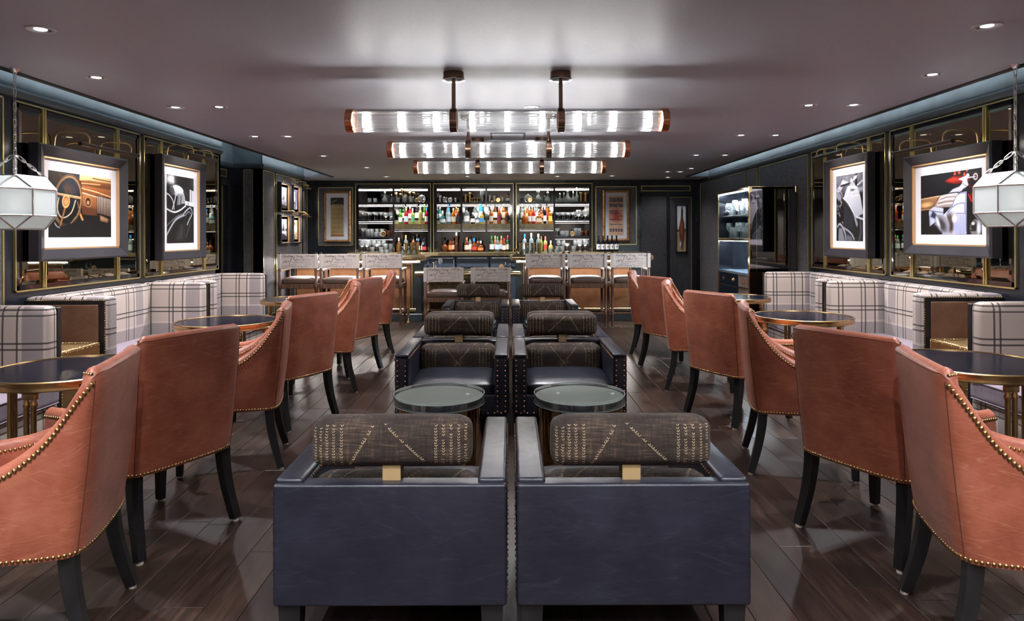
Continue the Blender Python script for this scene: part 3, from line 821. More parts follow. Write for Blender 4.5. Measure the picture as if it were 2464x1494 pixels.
# ------------------------------------------------------------------ drawn photographs
def steering_wheel():
    g = Img(150, 105, (10, 8, 10))
    g.poly([(0, .45), (.46, .45), (.47, 1), (0, 1)], (26, 30, 36), .05, (60, 70, 80))
    g.poly([(.0, .80), (.2, .83), (.22, 1), (0, 1)], (70, 58, 50), .06)
    g.line([(.14, 1.0), (.23, .86)], .012, (110, 90, 70))
    for k in range(9): g.ell(.25 + .02 * k, .72 + .03 * (k % 3), .02, .07, (120 - 6 * k, 95 - 4 * k, 75), .4, .03, al=.6)
    g.poly([(.46, .90), (1, .90), (1, 1), (.47, 1)], (200, 165, 115), .02, (230, 200, 160))
    g.poly([(.48, .80), (1, .80), (1, .91), (.6, .92), (.48, .90)], (90, 58, 38), .02, (150, 100, 65))
    g.line([(.5, .86), (.8, .87)], .015, (225, 170, 125)); g.line([(.68, .96), (1, .94)], .02, (110, 70, 45))
    g.poly([(.5, .64), (1, .62), (1, .80), (.5, .83)], (110, 68, 42), .02, (170, 110, 70))
    g.line([(.5, .78), (.75, .74), (1, .68)], .014, (240, 195, 150)); g.line([(.82, .78), (1, .8)], .02, (160, 105, 70))
    g.poly([(.50, .46), (.76, .44), (.76, .66), (.51, .72)], (120, 78, 50), .015, (175, 120, 80))
    g.line([(.51, .71), (.75, .66)], .012, (235, 215, 190)); g.ell(.60, .57, .045, .07, (60, 38, 28), 0, .02); g.ell(.60, .57, .05, .08, (190, 140, 100), 0, .01, .008); g.ell(.60, .56, .02, .03, (190, 150, 110), 0, .02)
    g.poly([(.50, .36), (.75, .36), (.76, .46), (.51, .50)], (100, 62, 42), .02)
    g.poly([(.75, .40), (1, .34), (1, .66), (.75, .69)], (40, 30, 28), .015)
    for k in range(9): g.poly([(.76 + k * .028, .40 - k * .006), (.772 + k * .028, .40 - k * .006), (.772 + k * .028, .68 - k * .005), (.76 + k * .028, .68 - k * .005)], (150, 125, 112), .008, (225, 210, 195))
    g.poly([(.80, .27), (.94, .24), (.94, .31), (.81, .36)], (120, 85, 65), .02, (200, 160, 130)); g.line([(.78, .36), (.99, .28)], .008, (120, 90, 70))
    g.ell(.285, .565, .20, .385, (190, 150, 110), -.13, .012, .022); g.ell(.288, .57, .202, .39, (90, 65, 48), -.13, .012, .01)
    g.poly([(0, 0), (1, 0), (1, .20), (.5, .34), (.40, .30), (.2, .22), (0, .26)], (7, 6, 9), .12)
    g.line([(.11, .66), (.25, .64), (.48, .62)], .028, (195, 145, 105)); g.line([(.11, .67), (.48, .635)], .008, (245, 215, 180))
    g.curve([(.15, .60), (.13, .42), (.2, .30), (.33, .38), (.40, .58)], .012, (220, 200, 170)); g.line([(.24, .45), (.17, .18)], .022, (150, 110, 70)); g.line([(.43, .56), (.46, .44), (.48, .36)], .014, (150, 105, 70))
    g.ell(.255, .555, .05, .092, (160, 105, 60), -.1, .015); g.ell(.255, .555, .05, .092, (235, 190, 135), -.1, .01, .012); g.ell(.255, .55, .028, .05, (210, 160, 110), -.1, .02)
    g.line([(.475, .36), (.51, .28)], .026, (205, 150, 100)); g.curve([(.09, .22), (.12, .17), (.16, .15)], .01, (190, 180, 175)); g.line([(.33, .22), (.40, .32)], .012, (150, 120, 95))
    g.speckle(.10, 4, 60)
    return g
def saloon_car():
    g = Img(110, 150, (22, 22, 26))
    g.poly([(0, .74), (1, .72), (1, 1), (0, 1)], (70, 72, 78), .03, (100, 102, 108)); g.speckle(.75, 9, 30, (0, 1, .74, 1))
    g.ell(.15, .93, .14, .05, (235, 235, 240), 0, .06); g.ell(.12, .78, .2, .07, (26, 26, 30), 0, .05); g.ell(.62, .93, .34, .14, (32, 33, 38), 0, .08); g.ell(.8, .8, .18, .07, (30, 30, 34), 0, .05)
    g.speckle(.6, 12, 44, (0, 1, .72, 1))
    for x in (.63, .72, .8): g.line([(x, .84), (x, .62)], .02, (60, 60, 66))
    g.poly([(.84, .62), (1, .62), (1, .8), (.84, .82)], (215, 215, 225), .01); g.line([(.9, .62), (.9, .8)], .02, (70, 70, 76))
    g.poly([(.66, .58), (1, .56), (1, .62), (.66, .64)], (225, 226, 232), .01)
    g.poly([(0, .0), (0, .68), (.12, .76), (.3, .84), (.52, .83), (.62, .76), (.68, .6), (.72, .5), (.88, .48), (.92, .42), (.86, .2), (.7, 0)], (24, 24, 28), .015)
    g.ell(.36, .78, .22, .075, (170, 172, 180), -.08, .03); g.ell(.40, .80, .18, .05, (250, 250, 255), -.1, .02); g.ell(.2, .77, .08, .06, (90, 92, 98), -.3, .03)
    g.curve([(.2, .5), (.28, .62), (.34, .73), (.45, .76), (.6, .74), (.66, .62), (.68, .55)], .022, (205, 208, 216))
    g.poly([(.34, .56), (.40, .72), (.5, .735), (.48, .58)], (60, 62, 68), .01, (190, 192, 200), 0); g.poly([(.52, .59), (.54, .735), (.62, .72), (.64, .6)], (175, 178, 186), .01)
    for x in (.40, .45, .56, .6): g.line([(x, .58), (x + .015, .72)], .012, (26, 26, 30))
    g.curve([(0, .72), (.1, .70), (.2, .64), (.25, .56), (.26, .5)], .02, (200, 203, 210)); g.curve([(.0, .5), (.15, .47), (.3, .46), (.5, .5), (.66, .56)], .022, (215, 218, 225))
    g.curve([(.0, .12), (.12, .22), (.3, .34), (.5, .40), (.62, .42)], .03, (170, 172, 180), .02); g.curve([(.02, .26), (.2, .34), (.4, .41), (.58, .44)], .018, (110, 112, 118))
    g.curve([(.6, .44), (.72, .5), (.84, .54), (.92, .5), (.92, .44), (.82, .36), (.74, .28)], .02, (190, 192, 200)); g.curve([(.66, .42), (.8, .48), (.88, .45)], .014, (150, 152, 160)); g.line([(.7, .10), (.86, .3)], .012, (120, 122, 128)); g.line([(.64, .05), (.68, .4)], .01, (85, 86, 92))
    g.ell(.78, .6, .03, .02, (160, 162, 168), 0, .02); g.poly([(0, 0), (1, 0), (1, .05), (0, .08)], (10, 10, 12), .1)
    g.poly([(.35, .05), (.55, .08), (.62, .3), (.5, .26)], (60, 61, 67), .1)
    return g
def hood_ornament():
    g = Img(150, 110, (10, 10, 16))
    g.poly([(0, .5), (1, .5), (1, 1), (0, 1)], (14, 14, 22), .1, (36, 38, 46))
    g.poly([(.43, .85), (.56, .92), (.78, .90), (.82, .82), (.6, .80)], (140, 40, 28), .03); g.poly([(.46, .87), (.58, .9), (.7, .86), (.55, .84)], (190, 70, 50), .04)
    g.poly([(.78, .78), (.9, .72), (1, .60), (.84, .50), (.80, .58), (.88, .68)], (120, 32, 24), .03); g.line([(.99, .6), (.85, .51)], .02, (190, 60, 40)); g.line([(.84, .52), (.8, .62)], .012, (190, 60, 40))
    for x, y in ((.59, .96), (.74, .93), (.78, .99), (.66, .97)): g.ell(x, y, .016, .022, (225, 95, 55), 0, .015)
    g.poly([(0, .38), (0, .60), (.34, .635), (.30, .58), (.25, .44), (.22, .39)], (70, 48, 34), .01, (170, 130, 96)); g.line([(0, .60), (.33, .632)], .012, (225, 195, 165)); g.ell(.1, .5, .1, .04, (215, 175, 130), .1, .04); g.line([(0, .42), (.22, .43)], .014, (190, 150, 110)); g.poly([(0, .36), (.2, .38), (.18, .42), (0, .40)], (30, 22, 20), .01)
    g.poly([(.24, .45), (.35, .635), (.60, .66), (.66, .64), (.52, .44)], (150, 135, 130), .008, (210, 198, 195))
    for k in range(5): g.curve([(.3 + .02 * k, .48 + .032 * k), (.45, .50 + .034 * k), (.6, .50 + .034 * k)], .010, (80, 66, 66) if k % 2 else (235, 230, 235), .01)
    g.poly([(.16, .12), (.15, .40), (.23, .46), (.40, .43), (.40, .24)], (185, 190, 210), .01); g.poly([(.17, .30), (.22, .40), (.3, .32), (.36, .30), (.3, .24)], (45, 50, 70), .03); g.line([(.16, .4), (.4, .36)], .012, (70, 62, 66)); g.line([(.16, .12), (.3, .22)], .03, (30, 30, 40))
    g.poly([(.53, .44), (.6, .60), (.68, .655), (.77, .66), (.77, .01), (.38, .01), (.40, .32)], (178, 180, 205), .008, (208, 210, 232)); g.curve([(.54, .44), (.61, .6), (.69, .645), (.76, .64)], .010, (70, 80, 130)); g.line([(.755, .65), (.765, .05)], .008, (90, 100, 150))
    g.curve([(.47, .36), (.58, .46), (.68, .49), (.75, .485)], .016, (120, 130, 165)); g.line([(.58, .335), (.755, .33)], .010, (40, 40, 60)); g.line([(.74, .48), (.745, .34)], .008, (70, 75, 110))
    for k in range(7): g.line([(.60 + .024 * k, .02), (.60 + .024 * k, .31)], .007, (95, 100, 130) if k % 2 else (140, 145, 175))
    g.ell(.55, .16, .12, .20, (185, 180, 190), 0, .02); g.ell(.50, .2, .07, .15, (90, 78, 72), 0, .05); g.ell(.45, .22, .02, .07, (230, 228, 235), .2, .03); g.ell(.58, .25, .03, .05, (235, 235, 240), 0, .04); g.ell(.62, .12, .05, .10, (165, 170, 200), 0, .05); g.ell(.53, .12, .03, .07, (60, 48, 46), 0, .04)
    g.ell(.38, .18, .11, .16, (150, 148, 158), .5, .03); g.ell(.37, .17, .06, .12, (70, 66, 72), .5, .05); g.ell(.31, .2, .02, .08, (225, 226, 235), .3, .03)
    g.ell(.91, .10, .09, .13, (130, 126, 130), 0, .02); g.ell(.88, .13, .05, .07, (35, 30, 32), 0, .04); g.ell(.95, .1, .02, .08, (220, 222, 232), 0, .03); g.ell(.87, .17, .02, .02, (230, 225, 220), 0, .02); g.line([(.8, .06), (.9, .07)], .02, (20, 18, 22))
    g.poly([(.48, .655), (.56, .72), (.66, .75), (.72, .80), (.75, .77), (.70, .68), (.62, .655)], (185, 186, 205), .01); g.line([(.5, .66), (.64, .665)], .02, (60, 60, 76)); g.poly([(.67, .72), (.72, .84), (.77, .86), (.8, .76), (.74, .72)], (205, 207, 225), .012); g.line([(.70, .80), (.78, .74), (.72, .70)], .012, (110, 112, 130)); g.poly([(.64, .865), (.76, .905), (.79, .85), (.75, .82)], (190, 190, 215), .01); g.line([(.66, .866), (.76, .88)], .008, (240, 240, 250)); g.ell(.79, .905, .022, .028, (225, 226, 238), 0, .015); g.line([(.78, .87), (.9, .875)], .016, (205, 205, 218)); g.ell(.905, .875, .028, .042, (200, 150, 140), 0, .01, .014); g.ell(.905, .875, .028, .042, (235, 235, 240), 0, .008, .006)
    g.poly([(0, 0), (.38, 0), (.30, .14), (.17, .12), (.15, .3), (0, .34)], (6, 6, 9), .06)
    return g
def radiator():
    g = Img(110, 150, (28, 28, 32))
    g.poly([(0, .7), (1, .7), (1, 1), (0, 1)], (80, 80, 90), .04, (135, 135, 146)); g.speckle(.35, 3, 18, (0, 1, .7, 1)); g.poly([(.72, .8), (.8, .8), (.8, 1), (.73, 1)], (35, 36, 44), .03)
    g.poly([(.16, .86), (.26, .93), (.48, .88), (.3, .85)], (215, 216, 222), .015); g.ell(.13, .80, .12, .045, (200, 201, 208), .3, .02); g.line([(.18, .84), (.5, .86)], .03, (45, 45, 52)); g.curve([(.02, .80), (.12, .78), (.22, .72), (.25, .66)], .02, (170, 172, 180)); g.ell(.1, .68, .11, .06, (150, 152, 160), -.3, .03)
    for k in range(40):
        r = random.Random(k); g.ell(r.random() * .26, .28 + r.random() * .38, .012 + .02 * r.random(), .008 + .012 * r.random(), (30 + 130 * (k % 3 == 0),) * 3, r.random() * 3, .02)
    g.poly([(.29, .66), (.44, .82), (.66, .84), (.84, .78), (.93, .6), (1, .40), (.8, .36), (.62, .38)], (170, 171, 180), .012, (215, 216, 224)); g.speckle(.4, 6, 50, (.5, .95, .66, .8))
    g.curve([(.27, .64), (.45, .56), (.58, .46), (.70, .36)], .04, (95, 96, 104), .015); g.curve([(.27, .655), (.45, .575), (.6, .465), (.72, .37)], .014, (235, 236, 240)); g.line([(.7, .37), (1, .32)], .03, (190, 192, 198)); g.line([(.72, .34), (.78, .25)], .06, (150, 152, 160), .03)
    g.poly([(.27, .20), (.28, .62), (.45, .54), (.62, .42), (.68, .30), (.6, .12)], (26, 26, 30), .015)
    for k in range(8): g.line([(.30 + .045 * k, .2), (.31 + .045 * k, .60 - .034 * k)], .014, (78, 80, 88), .012)
    g.curve([(.05, .22), (.12, .26), (.22, .23), (.34, .12), (.37, .0)], .035, (165, 167, 175), .015); g.poly([(.08, .0), (.1, .2), (.22, .2), (.34, .0)], (130, 132, 140), .03); g.curve([(.28, .2), (.45, .16), (.6, .10), (.68, .03)], .03, (155, 157, 165), .015); g.poly([(.36, 0), (.4, .1), (.6, .07), (.62, 0)], (105, 106, 114), .04); g.curve([(.9, .28), (.92, .14), (.85, .0)], .05, (85, 87, 95), .04)
    g.ell(.62, .82, .10, .045, (190, 191, 200), 0, .02); g.ell(.63, .79, .11, .03, (225, 226, 232), 0, .02); g.ell(.62, .76, .08, .02, (105, 106, 114), 0, .02); g.line([(.62, .84), (.6, .9)], .05, (175, 176, 184)); g.poly([(.54, .88), (.56, .95), (.64, .90), (.62, .86)], (190, 191, 200), .015); g.poly([(.62, .89), (.68, .955), (.80, .965), (.76, .92)], (220, 221, 228), .015)
    g.line([(.8, .82), (1, .88)], .03, (190, 191, 200)); g.ell(.92, .76, .09, .03, (160, 162, 170), 0, .03)
    return g
def small_photo(k):
    g = Img(44, 48, (150, 150, 165))
    r = random.Random(20 + k)
    g.poly([(0, .25), (1, .25), (1, 1), (0, 1)], (160, 160, 176), .2, (235, 235, 245))
    if k == 0:
        g.poly([(.0, .05), (.3, .2), (.7, .18), (1, .1), (1, 0), (0, 0)], (30, 30, 34), .05); g.line([(.5, .5), (.62, .28), (.75, .24)], .06, (60, 60, 66)); g.line([(.45, .42), (.55, .62)], .08, (90, 90, 98)); g.ell(.62, .5, .05, .1, (40, 40, 44), .4, .05)
    elif k == 1:
        g.poly([(0, 0), (1, 0), (1, 1), (0, 1)], (88, 86, 108), .05); g.poly([(.3, 0), (.34, .5), (.45, .75), (.6, .5), (.62, 0)], (150, 150, 160), .08); g.ell(.44, .86, .12, .1, (30, 28, 32), 0, .04); g.ell(.44, .8, .08, .08, (215, 212, 215), 0, .04); g.poly([(.36, .5), (.4, .7), (.56, .68), (.6, .46)], (225, 224, 230), .05); g.line([(.3, .4), (.6, .3)], .06, (50, 50, 56)); g.poly([(.7, 0), (.95, 0), (.8, .5)], (180, 190, 225), .1)
    elif k == 2:
        g.poly([(0, 0), (1, 0), (1, .15), (.6, .28), (0, .34)], (38, 40, 60), .03); g.poly([(.05, .5), (.4, .52), (.5, .8), (.56, .96), (.62, .6), (.7, .4), (.4, .42)], (50, 52, 66), .05); g.ell(.3, .66, .1, .08, (225, 226, 235), 0, .05); g.poly([(.75, .45), (1, .4), (1, .52), (.75, .58)], (60, 62, 70), .03)
    elif k == 3:
        g.poly([(0, 0), (1, 0), (1, 1), (0, 1)], (175, 162, 140), .05); g.speckle(.8, 8, 12); g.poly([(0, 0), (.3, 0), (.28, .7), (0, .6)], (45, 38, 34), .05); g.poly([(.35, .1), (.4, .6), (.7, .65), (.8, .1)], (120, 105, 88), .08, (215, 205, 190)); g.ell(.5, .8, .1, .08, (80, 66, 56), 0, .04)
    else:
        g.poly([(.2, 0), (.3, .7), (.6, .8), (.8, 0)], (60, 60, 68), .1); g.ell(.45, .82, .1, .1, (200, 198, 200), 0, .05)
    return g
def horse_painting():
    g = Img(44, 96, (200, 205, 212))
    g.poly([(0, 0), (1, 0), (1, .42), (0, .40)], (185, 150, 100), .04, (150, 130, 95)); g.poly([(0, .42), (1, .42), (1, .5), (0, .48)], (70, 62, 60), .04)
    g.poly([(.3, .30), (.25, .5), (.45, .72), (.5, .9), (.62, .95), (.72, .88), (.70, .75), (.85, .6), (.9, .4), (.8, .25), (.6, .18), (.4, .2)], (92, 50, 32), .05, (60, 34, 24)); g.ell(.55, .5, .14, .2, (135, 76, 46), .1, .1)
    g.poly([(.42, .2), (.5, .05), (.6, .02), (.66, .2)], (60, 62, 84), .04); g.line([(.45, .25), (.4, .08)], .07, (110, 112, 130), .04); g.line([(.72, .24), (.7, .06)], .08, (44, 34, 34), .04); g.ell(.58, .93, .08, .05, (40, 26, 22), .3, .05); g.ell(.42, .16, .08, .04, (225, 225, 225), .4, .05)
    return g

def framed_photo(name, label, x, s, y0, y1, z0, z1, img, fw=0.085, slip=0.012, matw=(0.078, 0.078, 0.078, 0.085), depth=0.085, frame='frame_black', off=0.03, group=None):
    """framed print hung on a wall facing s along X; (y0, y1, z0, z1) the outer frame. returns the thing"""
    oy, oz = (y0 + y1) / 2, z0
    t = thing(name, label, 'photograph', (x + s * off, oy, oz), 0, group)
    W2, HH = (y1 - y0) / 2, z1 - z0
    fr = MB()
    # bevelled moulding: high outer edge slopes to the picture
    o = [(-W2, 0), (W2, 0), (W2, HH), (-W2, HH)]; i_ = [(-W2 + fw, fw), (W2 - fw, fw), (W2 - fw, HH - fw), (-W2 + fw, HH - fw)]
    vs_ = [(0, a, b) for a, b in o] + [(s * (depth - .012), a, b) for a, b in o] + [(s * depth, a * (1 - .014 / W2), b + (.014 if b == 0 else -.014)) for a, b in o] + [(s * (depth - .03), a, b) for a, b in i_] + [(0, a, b) for a, b in i_]
    fs = []
    for r in range(4):
        for k in range(4): fs.append((4 * r + k, 4 * r + (k + 1) % 4, 4 * r + 4 + (k + 1) % 4, 4 * r + 4 + k))
    fr.add(vs_, fs); fr.obj('frame', frame, t)
    d = s * (depth - .034)
    sl = MB()
    for a, b, c, e in ((-W2 + fw, W2 - fw, fw, fw + slip), (-W2 + fw, W2 - fw, HH - fw - slip, HH - fw), (-W2 + fw, -W2 + fw + slip, fw, HH - fw), (W2 - fw - slip, W2 - fw, fw, HH - fw)):
        sl.box(0, d, a, b, c, e)
    sl.obj('gold_slip', 'slip_gold', t)
    f2 = fw + slip
    MB().box(0, s * (depth - .06), -W2 + f2, W2 - f2, f2, HH - f2).obj('mat_board', 'mat_board', t)
    a, b, c, e = -W2 + f2 + matw[0], W2 - f2 - matw[1], f2 + matw[2], HH - f2 - matw[3]
    dx = s * (depth - .059); img.a = np.clip(img.a, 0, 1) ** 1.22 * .92
    if s > 0: img.obj('photo_print', (dx, a, c), (0, b - a, 0), (0, 0, e - c), t)
    else: img.obj('photo_print', (dx, b, c), (0, a - b, 0), (0, 0, e - c), t)
    return t

def picture_lamp(label, x, s, yc, zt, length, reach, energy, tilt=0.6, arm=0.10, finish='dark_bronze', drop=0.45, group=None, r=0.016):
    """tube lamp on two bent arms over a picture; x is the wall, zt the height of the tube"""
    t = thing('picture_lamp', label, 'picture light', (x, yc, zt), 0, group)
    tb = MB().lathe([(0, -length / 2), (r, -length / 2), (r, length / 2), (0, length / 2)], 14, (0, 0, 0), axis='X')
    tb.v = [(s * reach, p[0], p[2]) if False else (s * reach + p[1], p[0], p[2]) for p in tb.v]
    tb.obj('lamp_tube', finish, t, smooth=40)
    MB().box(s * (reach - r * .98), s * (reach - r * .55), -length * .46, length * .46, -r * .75, -r * .2).obj('light_slot', 'lamp_glow', t)
    offs = (-length * .36, length * .36) if length > .4 else (0,)
    for dy in offs:
        base = -.03 if length > .4 else -.004
        pts = crom([(0, dy, base), (s * .012, dy, arm * .65), (s * .045, dy, arm * .95), (s * reach * .5, dy, arm), (s * reach * .85, dy, arm * .93), (s * reach, dy, arm * .6), (s * reach, dy, r * .6)], 5)
        MB().tube([tuple(p) for p in pts], .0065, 8).obj('bent_arm', 'satin_brass', t, smooth=60)
        MB().lathe([(0, 0), (-base * .7 + .002, 0), (-base * .7 + .002, .008), (0, .008)], 12, (0 if s > 0 else -.008, dy, base), axis='X').obj('wall_plate', 'satin_brass', t)
    l = lamp('AREA', 'picture_lamp_light', energy, (s * (reach - .02), 0, -r - .006), t, (1.0, 0.95, 0.9), shape='RECTANGLE', size=length * .9, size_y=.02)
    d = Vector((-s * tilt, 0, -1.0)); l.rotation_euler = d.to_track_quat('-Z', 'Y').to_euler()
    l.data.spread = math.radians(150)
    return t

framed_photo('framed_photograph', 'large framed colour photograph of a vintage car steering wheel', WL, 1, 4.92, 6.07, 1.20, 2.06, steering_wheel())
framed_photo('framed_photograph', 'framed black and white photograph of an old saloon car', WL, 1, 6.67, 7.62, 1.14, 2.19, saloon_car(), matw=(.085, .085, .072, .088))
framed_photo('framed_photograph', 'large framed photograph of a winged car hood ornament with red', WR, -1, 4.95, 6.06, 1.20, 2.06, hood_ornament())
framed_photo('framed_photograph', 'framed black and white photograph of a tall car radiator', WR, -1, 6.67, 7.59, 1.14, 2.19, radiator(), matw=(.085, .085, .072, .088))
for lab, x, s, yc, zt in (('steering wheel photograph', WL, 1, 5.50, 2.075), ('saloon car photograph', WL, 1, 7.15, 2.205), ('winged ornament photograph', WR, -1, 5.50, 2.075), ('radiator photograph', WR, -1, 7.13, 2.205)):
    picture_lamp(f'bronze tube picture light over the {lab}', x + s * .02, s, yc, zt, .80 if 'saloon' not in lab and 'radiator' not in lab else .62, .27, E_PIC, group='big picture lights')
for k, (y0, y1, z0, z1, what) in enumerate(((10.62, 11.12, 1.755, 2.225, 'upper left of the four, a pale dancing figure'), (11.22, 11.68, 1.755, 2.225, 'upper right of the four, a standing portrait'),
                                      (10.62, 11.12, 1.255, 1.715, 'lower left of the four, a dark seated figure'), (11.22, 11.68, 1.255, 1.715, 'lower right of the four, a mottled sepia figure'))):
    framed_photo('small_framed_photograph', f'small framed photograph, {what}', -3.62, 1, y0, y1, z0, z1, small_photo(k), .022, .006, (.05, .05, .04, .04), .06, 'frame_black', .01, 'small photographs beside the bar')
    picture_lamp(f'small brass picture light over the small photograph, {what.split(",")[0]}', -3.61, 1, (y0 + y1) / 2, z1 + .015, .30, .19, E_SMALLPIC, .5, .05, 'satin_brass', group='small picture lights', r=.012)
for k, (z0, z1, nm) in enumerate(((1.755, 2.225, 'upper'), (1.255, 1.715, 'lower'))):
    framed_photo('small_framed_photograph', f'{nm} small framed photograph in the dark corner behind the bar end', -3.85, 1, 12.15, 12.6, z0, z1, small_photo(4 + k), .022, .006, (.05, .05, .04, .04), .05, 'frame_black', .01, 'small photographs beside the bar')
    picture_lamp(f'{nm} small brass picture light in the dark corner behind the bar end', -3.84, 1, 12.37, z1 + .015, .30, .19, E_SMALLPIC * .5, .5, .05, 'satin_brass', group='small picture lights', r=.012)

# ------------------------------------------------------------------ posters and the horse picture on the back wall
def poster(label, x0, x1, z0, z1, right):
    t = thing('framed_poster', label, 'poster', ((x0 + x1) / 2, 13.0 - .006, z0)); W2, HH = (x1 - x0) / 2, z1 - z0
    fw = .05; fr = MB()
    o = [(-W2, 0), (W2, 0), (W2, HH), (-W2, HH)]; q = [(-W2 + fw, fw), (W2 - fw, fw), (W2 - fw, HH - fw), (-W2 + fw, HH - fw)]; m_ = [(-W2 + fw * .45, fw * .45), (W2 - fw * .45, fw * .45), (W2 - fw * .45, HH - fw * .45), (-W2 + fw * .45, HH - fw * .45)]
    vs_ = [(a, 0, b) for a, b in o] + [(a, -.02, b) for a, b in o] + [(a, -.045, b) for a, b in m_] + [(a, -.02, b) for a, b in q] + [(a, 0, b) for a, b in q]
    fr.add(vs_, [(4 * r + k, 4 * r + (k + 1) % 4, 4 * r + 4 + (k + 1) % 4, 4 * r + 4 + k) for r in range(4) for k in range(4)])
    fr.obj('frame', 'gilt_frame', t)
    MB().box(-W2 + fw, W2 - fw, -.012, 0, fw, HH - fw).obj('mat_board', 'mat_board', t)
    pw, pz0, pz1 = (W2 - fw) * (.60 if not right else .68), fw + (.06 if not right else .06), HH - fw - (.075 if not right else .07)
    ph = pz1 - pz0
    g = Img(40, 110, (176, 152, 108) if not right else (196, 160, 128))
    if not right:
        g.poly([(0, .80), (1, .80), (1, .985), (0, .985)], (22, 20, 26), .02); g.poly([(0, 0), (1, 0), (1, .05), (0, .06)], (150, 88, 52), .05)
    else:
        g.ell(.5, .52, .42, .16, (196, 92, 60), 0, .15); g.poly([(.3, .38), (.7, .38), (.55, .66), (.5, .7)], (178, 66, 46), .08)
    g.speckle(.12, 5, 30)
    pr = g.obj('paper_sheet', (-pw, -.0135, pz0), (2 * pw, 0, 0), (0, 0, ph), t)
    L = MB(); U, V = (1, 0, 0), (0, 0, 1)
    def row(txt, v0, v1, u0=.06, u1=.94, bold=0.0, mi=0, shear=0.0):
        L.mi = mi
        lettering(L, txt, (-pw + 2 * pw * u0, -.0145, pz0 + ph * v0), U, V, 2 * pw * (u1 - u0), ph * (v1 - v0), shear, bold)
    if right:
        row('COLORADO MIDLAND', .855, .965, bold=.05, mi=0); row('THROUGH THE', .825, .842, .2, .8); row('FRYING PAN', .715, .81, bold=.05, mi=0)
        row('LEADVILLE', .59, .645, .06, .66, .05); row('AND', .615, .64, .72, .86, .02); row('PUEBLO,', .535, .58, .14, .84, .05); row('BEAVER', .47, .52, .42, .96, .04, 1)
        row('DENVER MARKET', .39, .43, bold=.04); row('Magnificent Scenery', .26, .305, .08, .9, .03)
        for v in (.67, .685, .345, .33, .21, .195, .06, .045): row('- - - - - - - - - - - -', v, v + .004, .1, .9)
        for k in range(5): row('BY', .10, .17, .05 + .185 * k, .20 + .185 * k, .05) if False else None
        L.mi = 0
        for k in range(5): L.box(-pw + 2 * pw * (.06 + .185 * k), -pw + 2 * pw * (.20 + .185 * k), -.0145, -.0140, pz0 + ph * .14, pz0 + ph * .17)
        for k in range(5): L.box(-pw + 2 * pw * (.06 + .185 * k), -pw + 2 * pw * (.20 + .185 * k), -.0145, -.0140, pz0 + ph * .10, pz0 + ph * .13)
        L.obj('lettering', [solid((0.02, 0.02, 0.07)), solid((0.16, 0.03, 0.03))], pr, kind='stuff')
    else:
        row('New Records', .808, .832, .12, .92, .02, 1); row('APRIL 1913', .762, .782, .3, .75, .02, 0)
        L.mi = 1; L.add([Vector((-pw + 2 * pw * a, -.0145, pz0 + ph * b)) for a, b in ((.1, .885), (.48, .945), (.5, .935), (.12, .875))], [(0, 1, 2, 3)])
        L.mi = 0; rn = random.Random(4)
        for k in range(40):
            v = .735 - k * .0165
            if v < .07 or k % 7 == 6: continue
            u = .06
            while u < .92:
                wd = rn.uniform(.04, .16); 
                L.box(-pw + 2 * pw * u, -pw + 2 * pw * min(.94, u + wd), -.0145, -.0140, pz0 + ph * v, pz0 + ph * (v + .005)); u += wd + .025
        L.obj('lettering', [solid((0.05, 0.035, 0.02)), solid((0.50, 0.36, 0.16))], pr, kind='stuff')
    return t
poster('gilt framed record list poster with black heading on the back wall', at(778.6, 0, 12.97)[0], at(844, 0, 12.97)[0], 1.255, 2.235, False)
poster('gilt framed railway broadside with bold blue and red type', at(1450.5, 0, 12.97)[0], at(1515.5, 0, 12.97)[0], 1.26, 2.235, True)
def horse():
    x0, x1, z0, z1 = at(1627, 0, 12.95)[0], at(1653, 0, 12.95)[0], 1.045, 1.955
    t = thing('framed_painting', 'narrow black framed painting of a brown horse by the door', 'painting', ((x0 + x1) / 2, 12.994, z0)); W2, HH = (x1 - x0) / 2, z1 - z0
    fw = .018; fr = MB()
    for a, b, c, d in ((-W2, W2, 0, fw), (-W2, W2, HH - fw, HH), (-W2, -W2 + fw, 0, HH), (W2 - fw, W2, 0, HH)): fr.box(a, b, -.04, 0, c, d)
    fr.obj('frame', 'frame_black', t)
    horse_painting().obj('canvas', (-W2 + fw, -.02, fw), (2 * (W2 - fw), 0, 0), (0, 0, HH - 2 * fw), t)
horse()
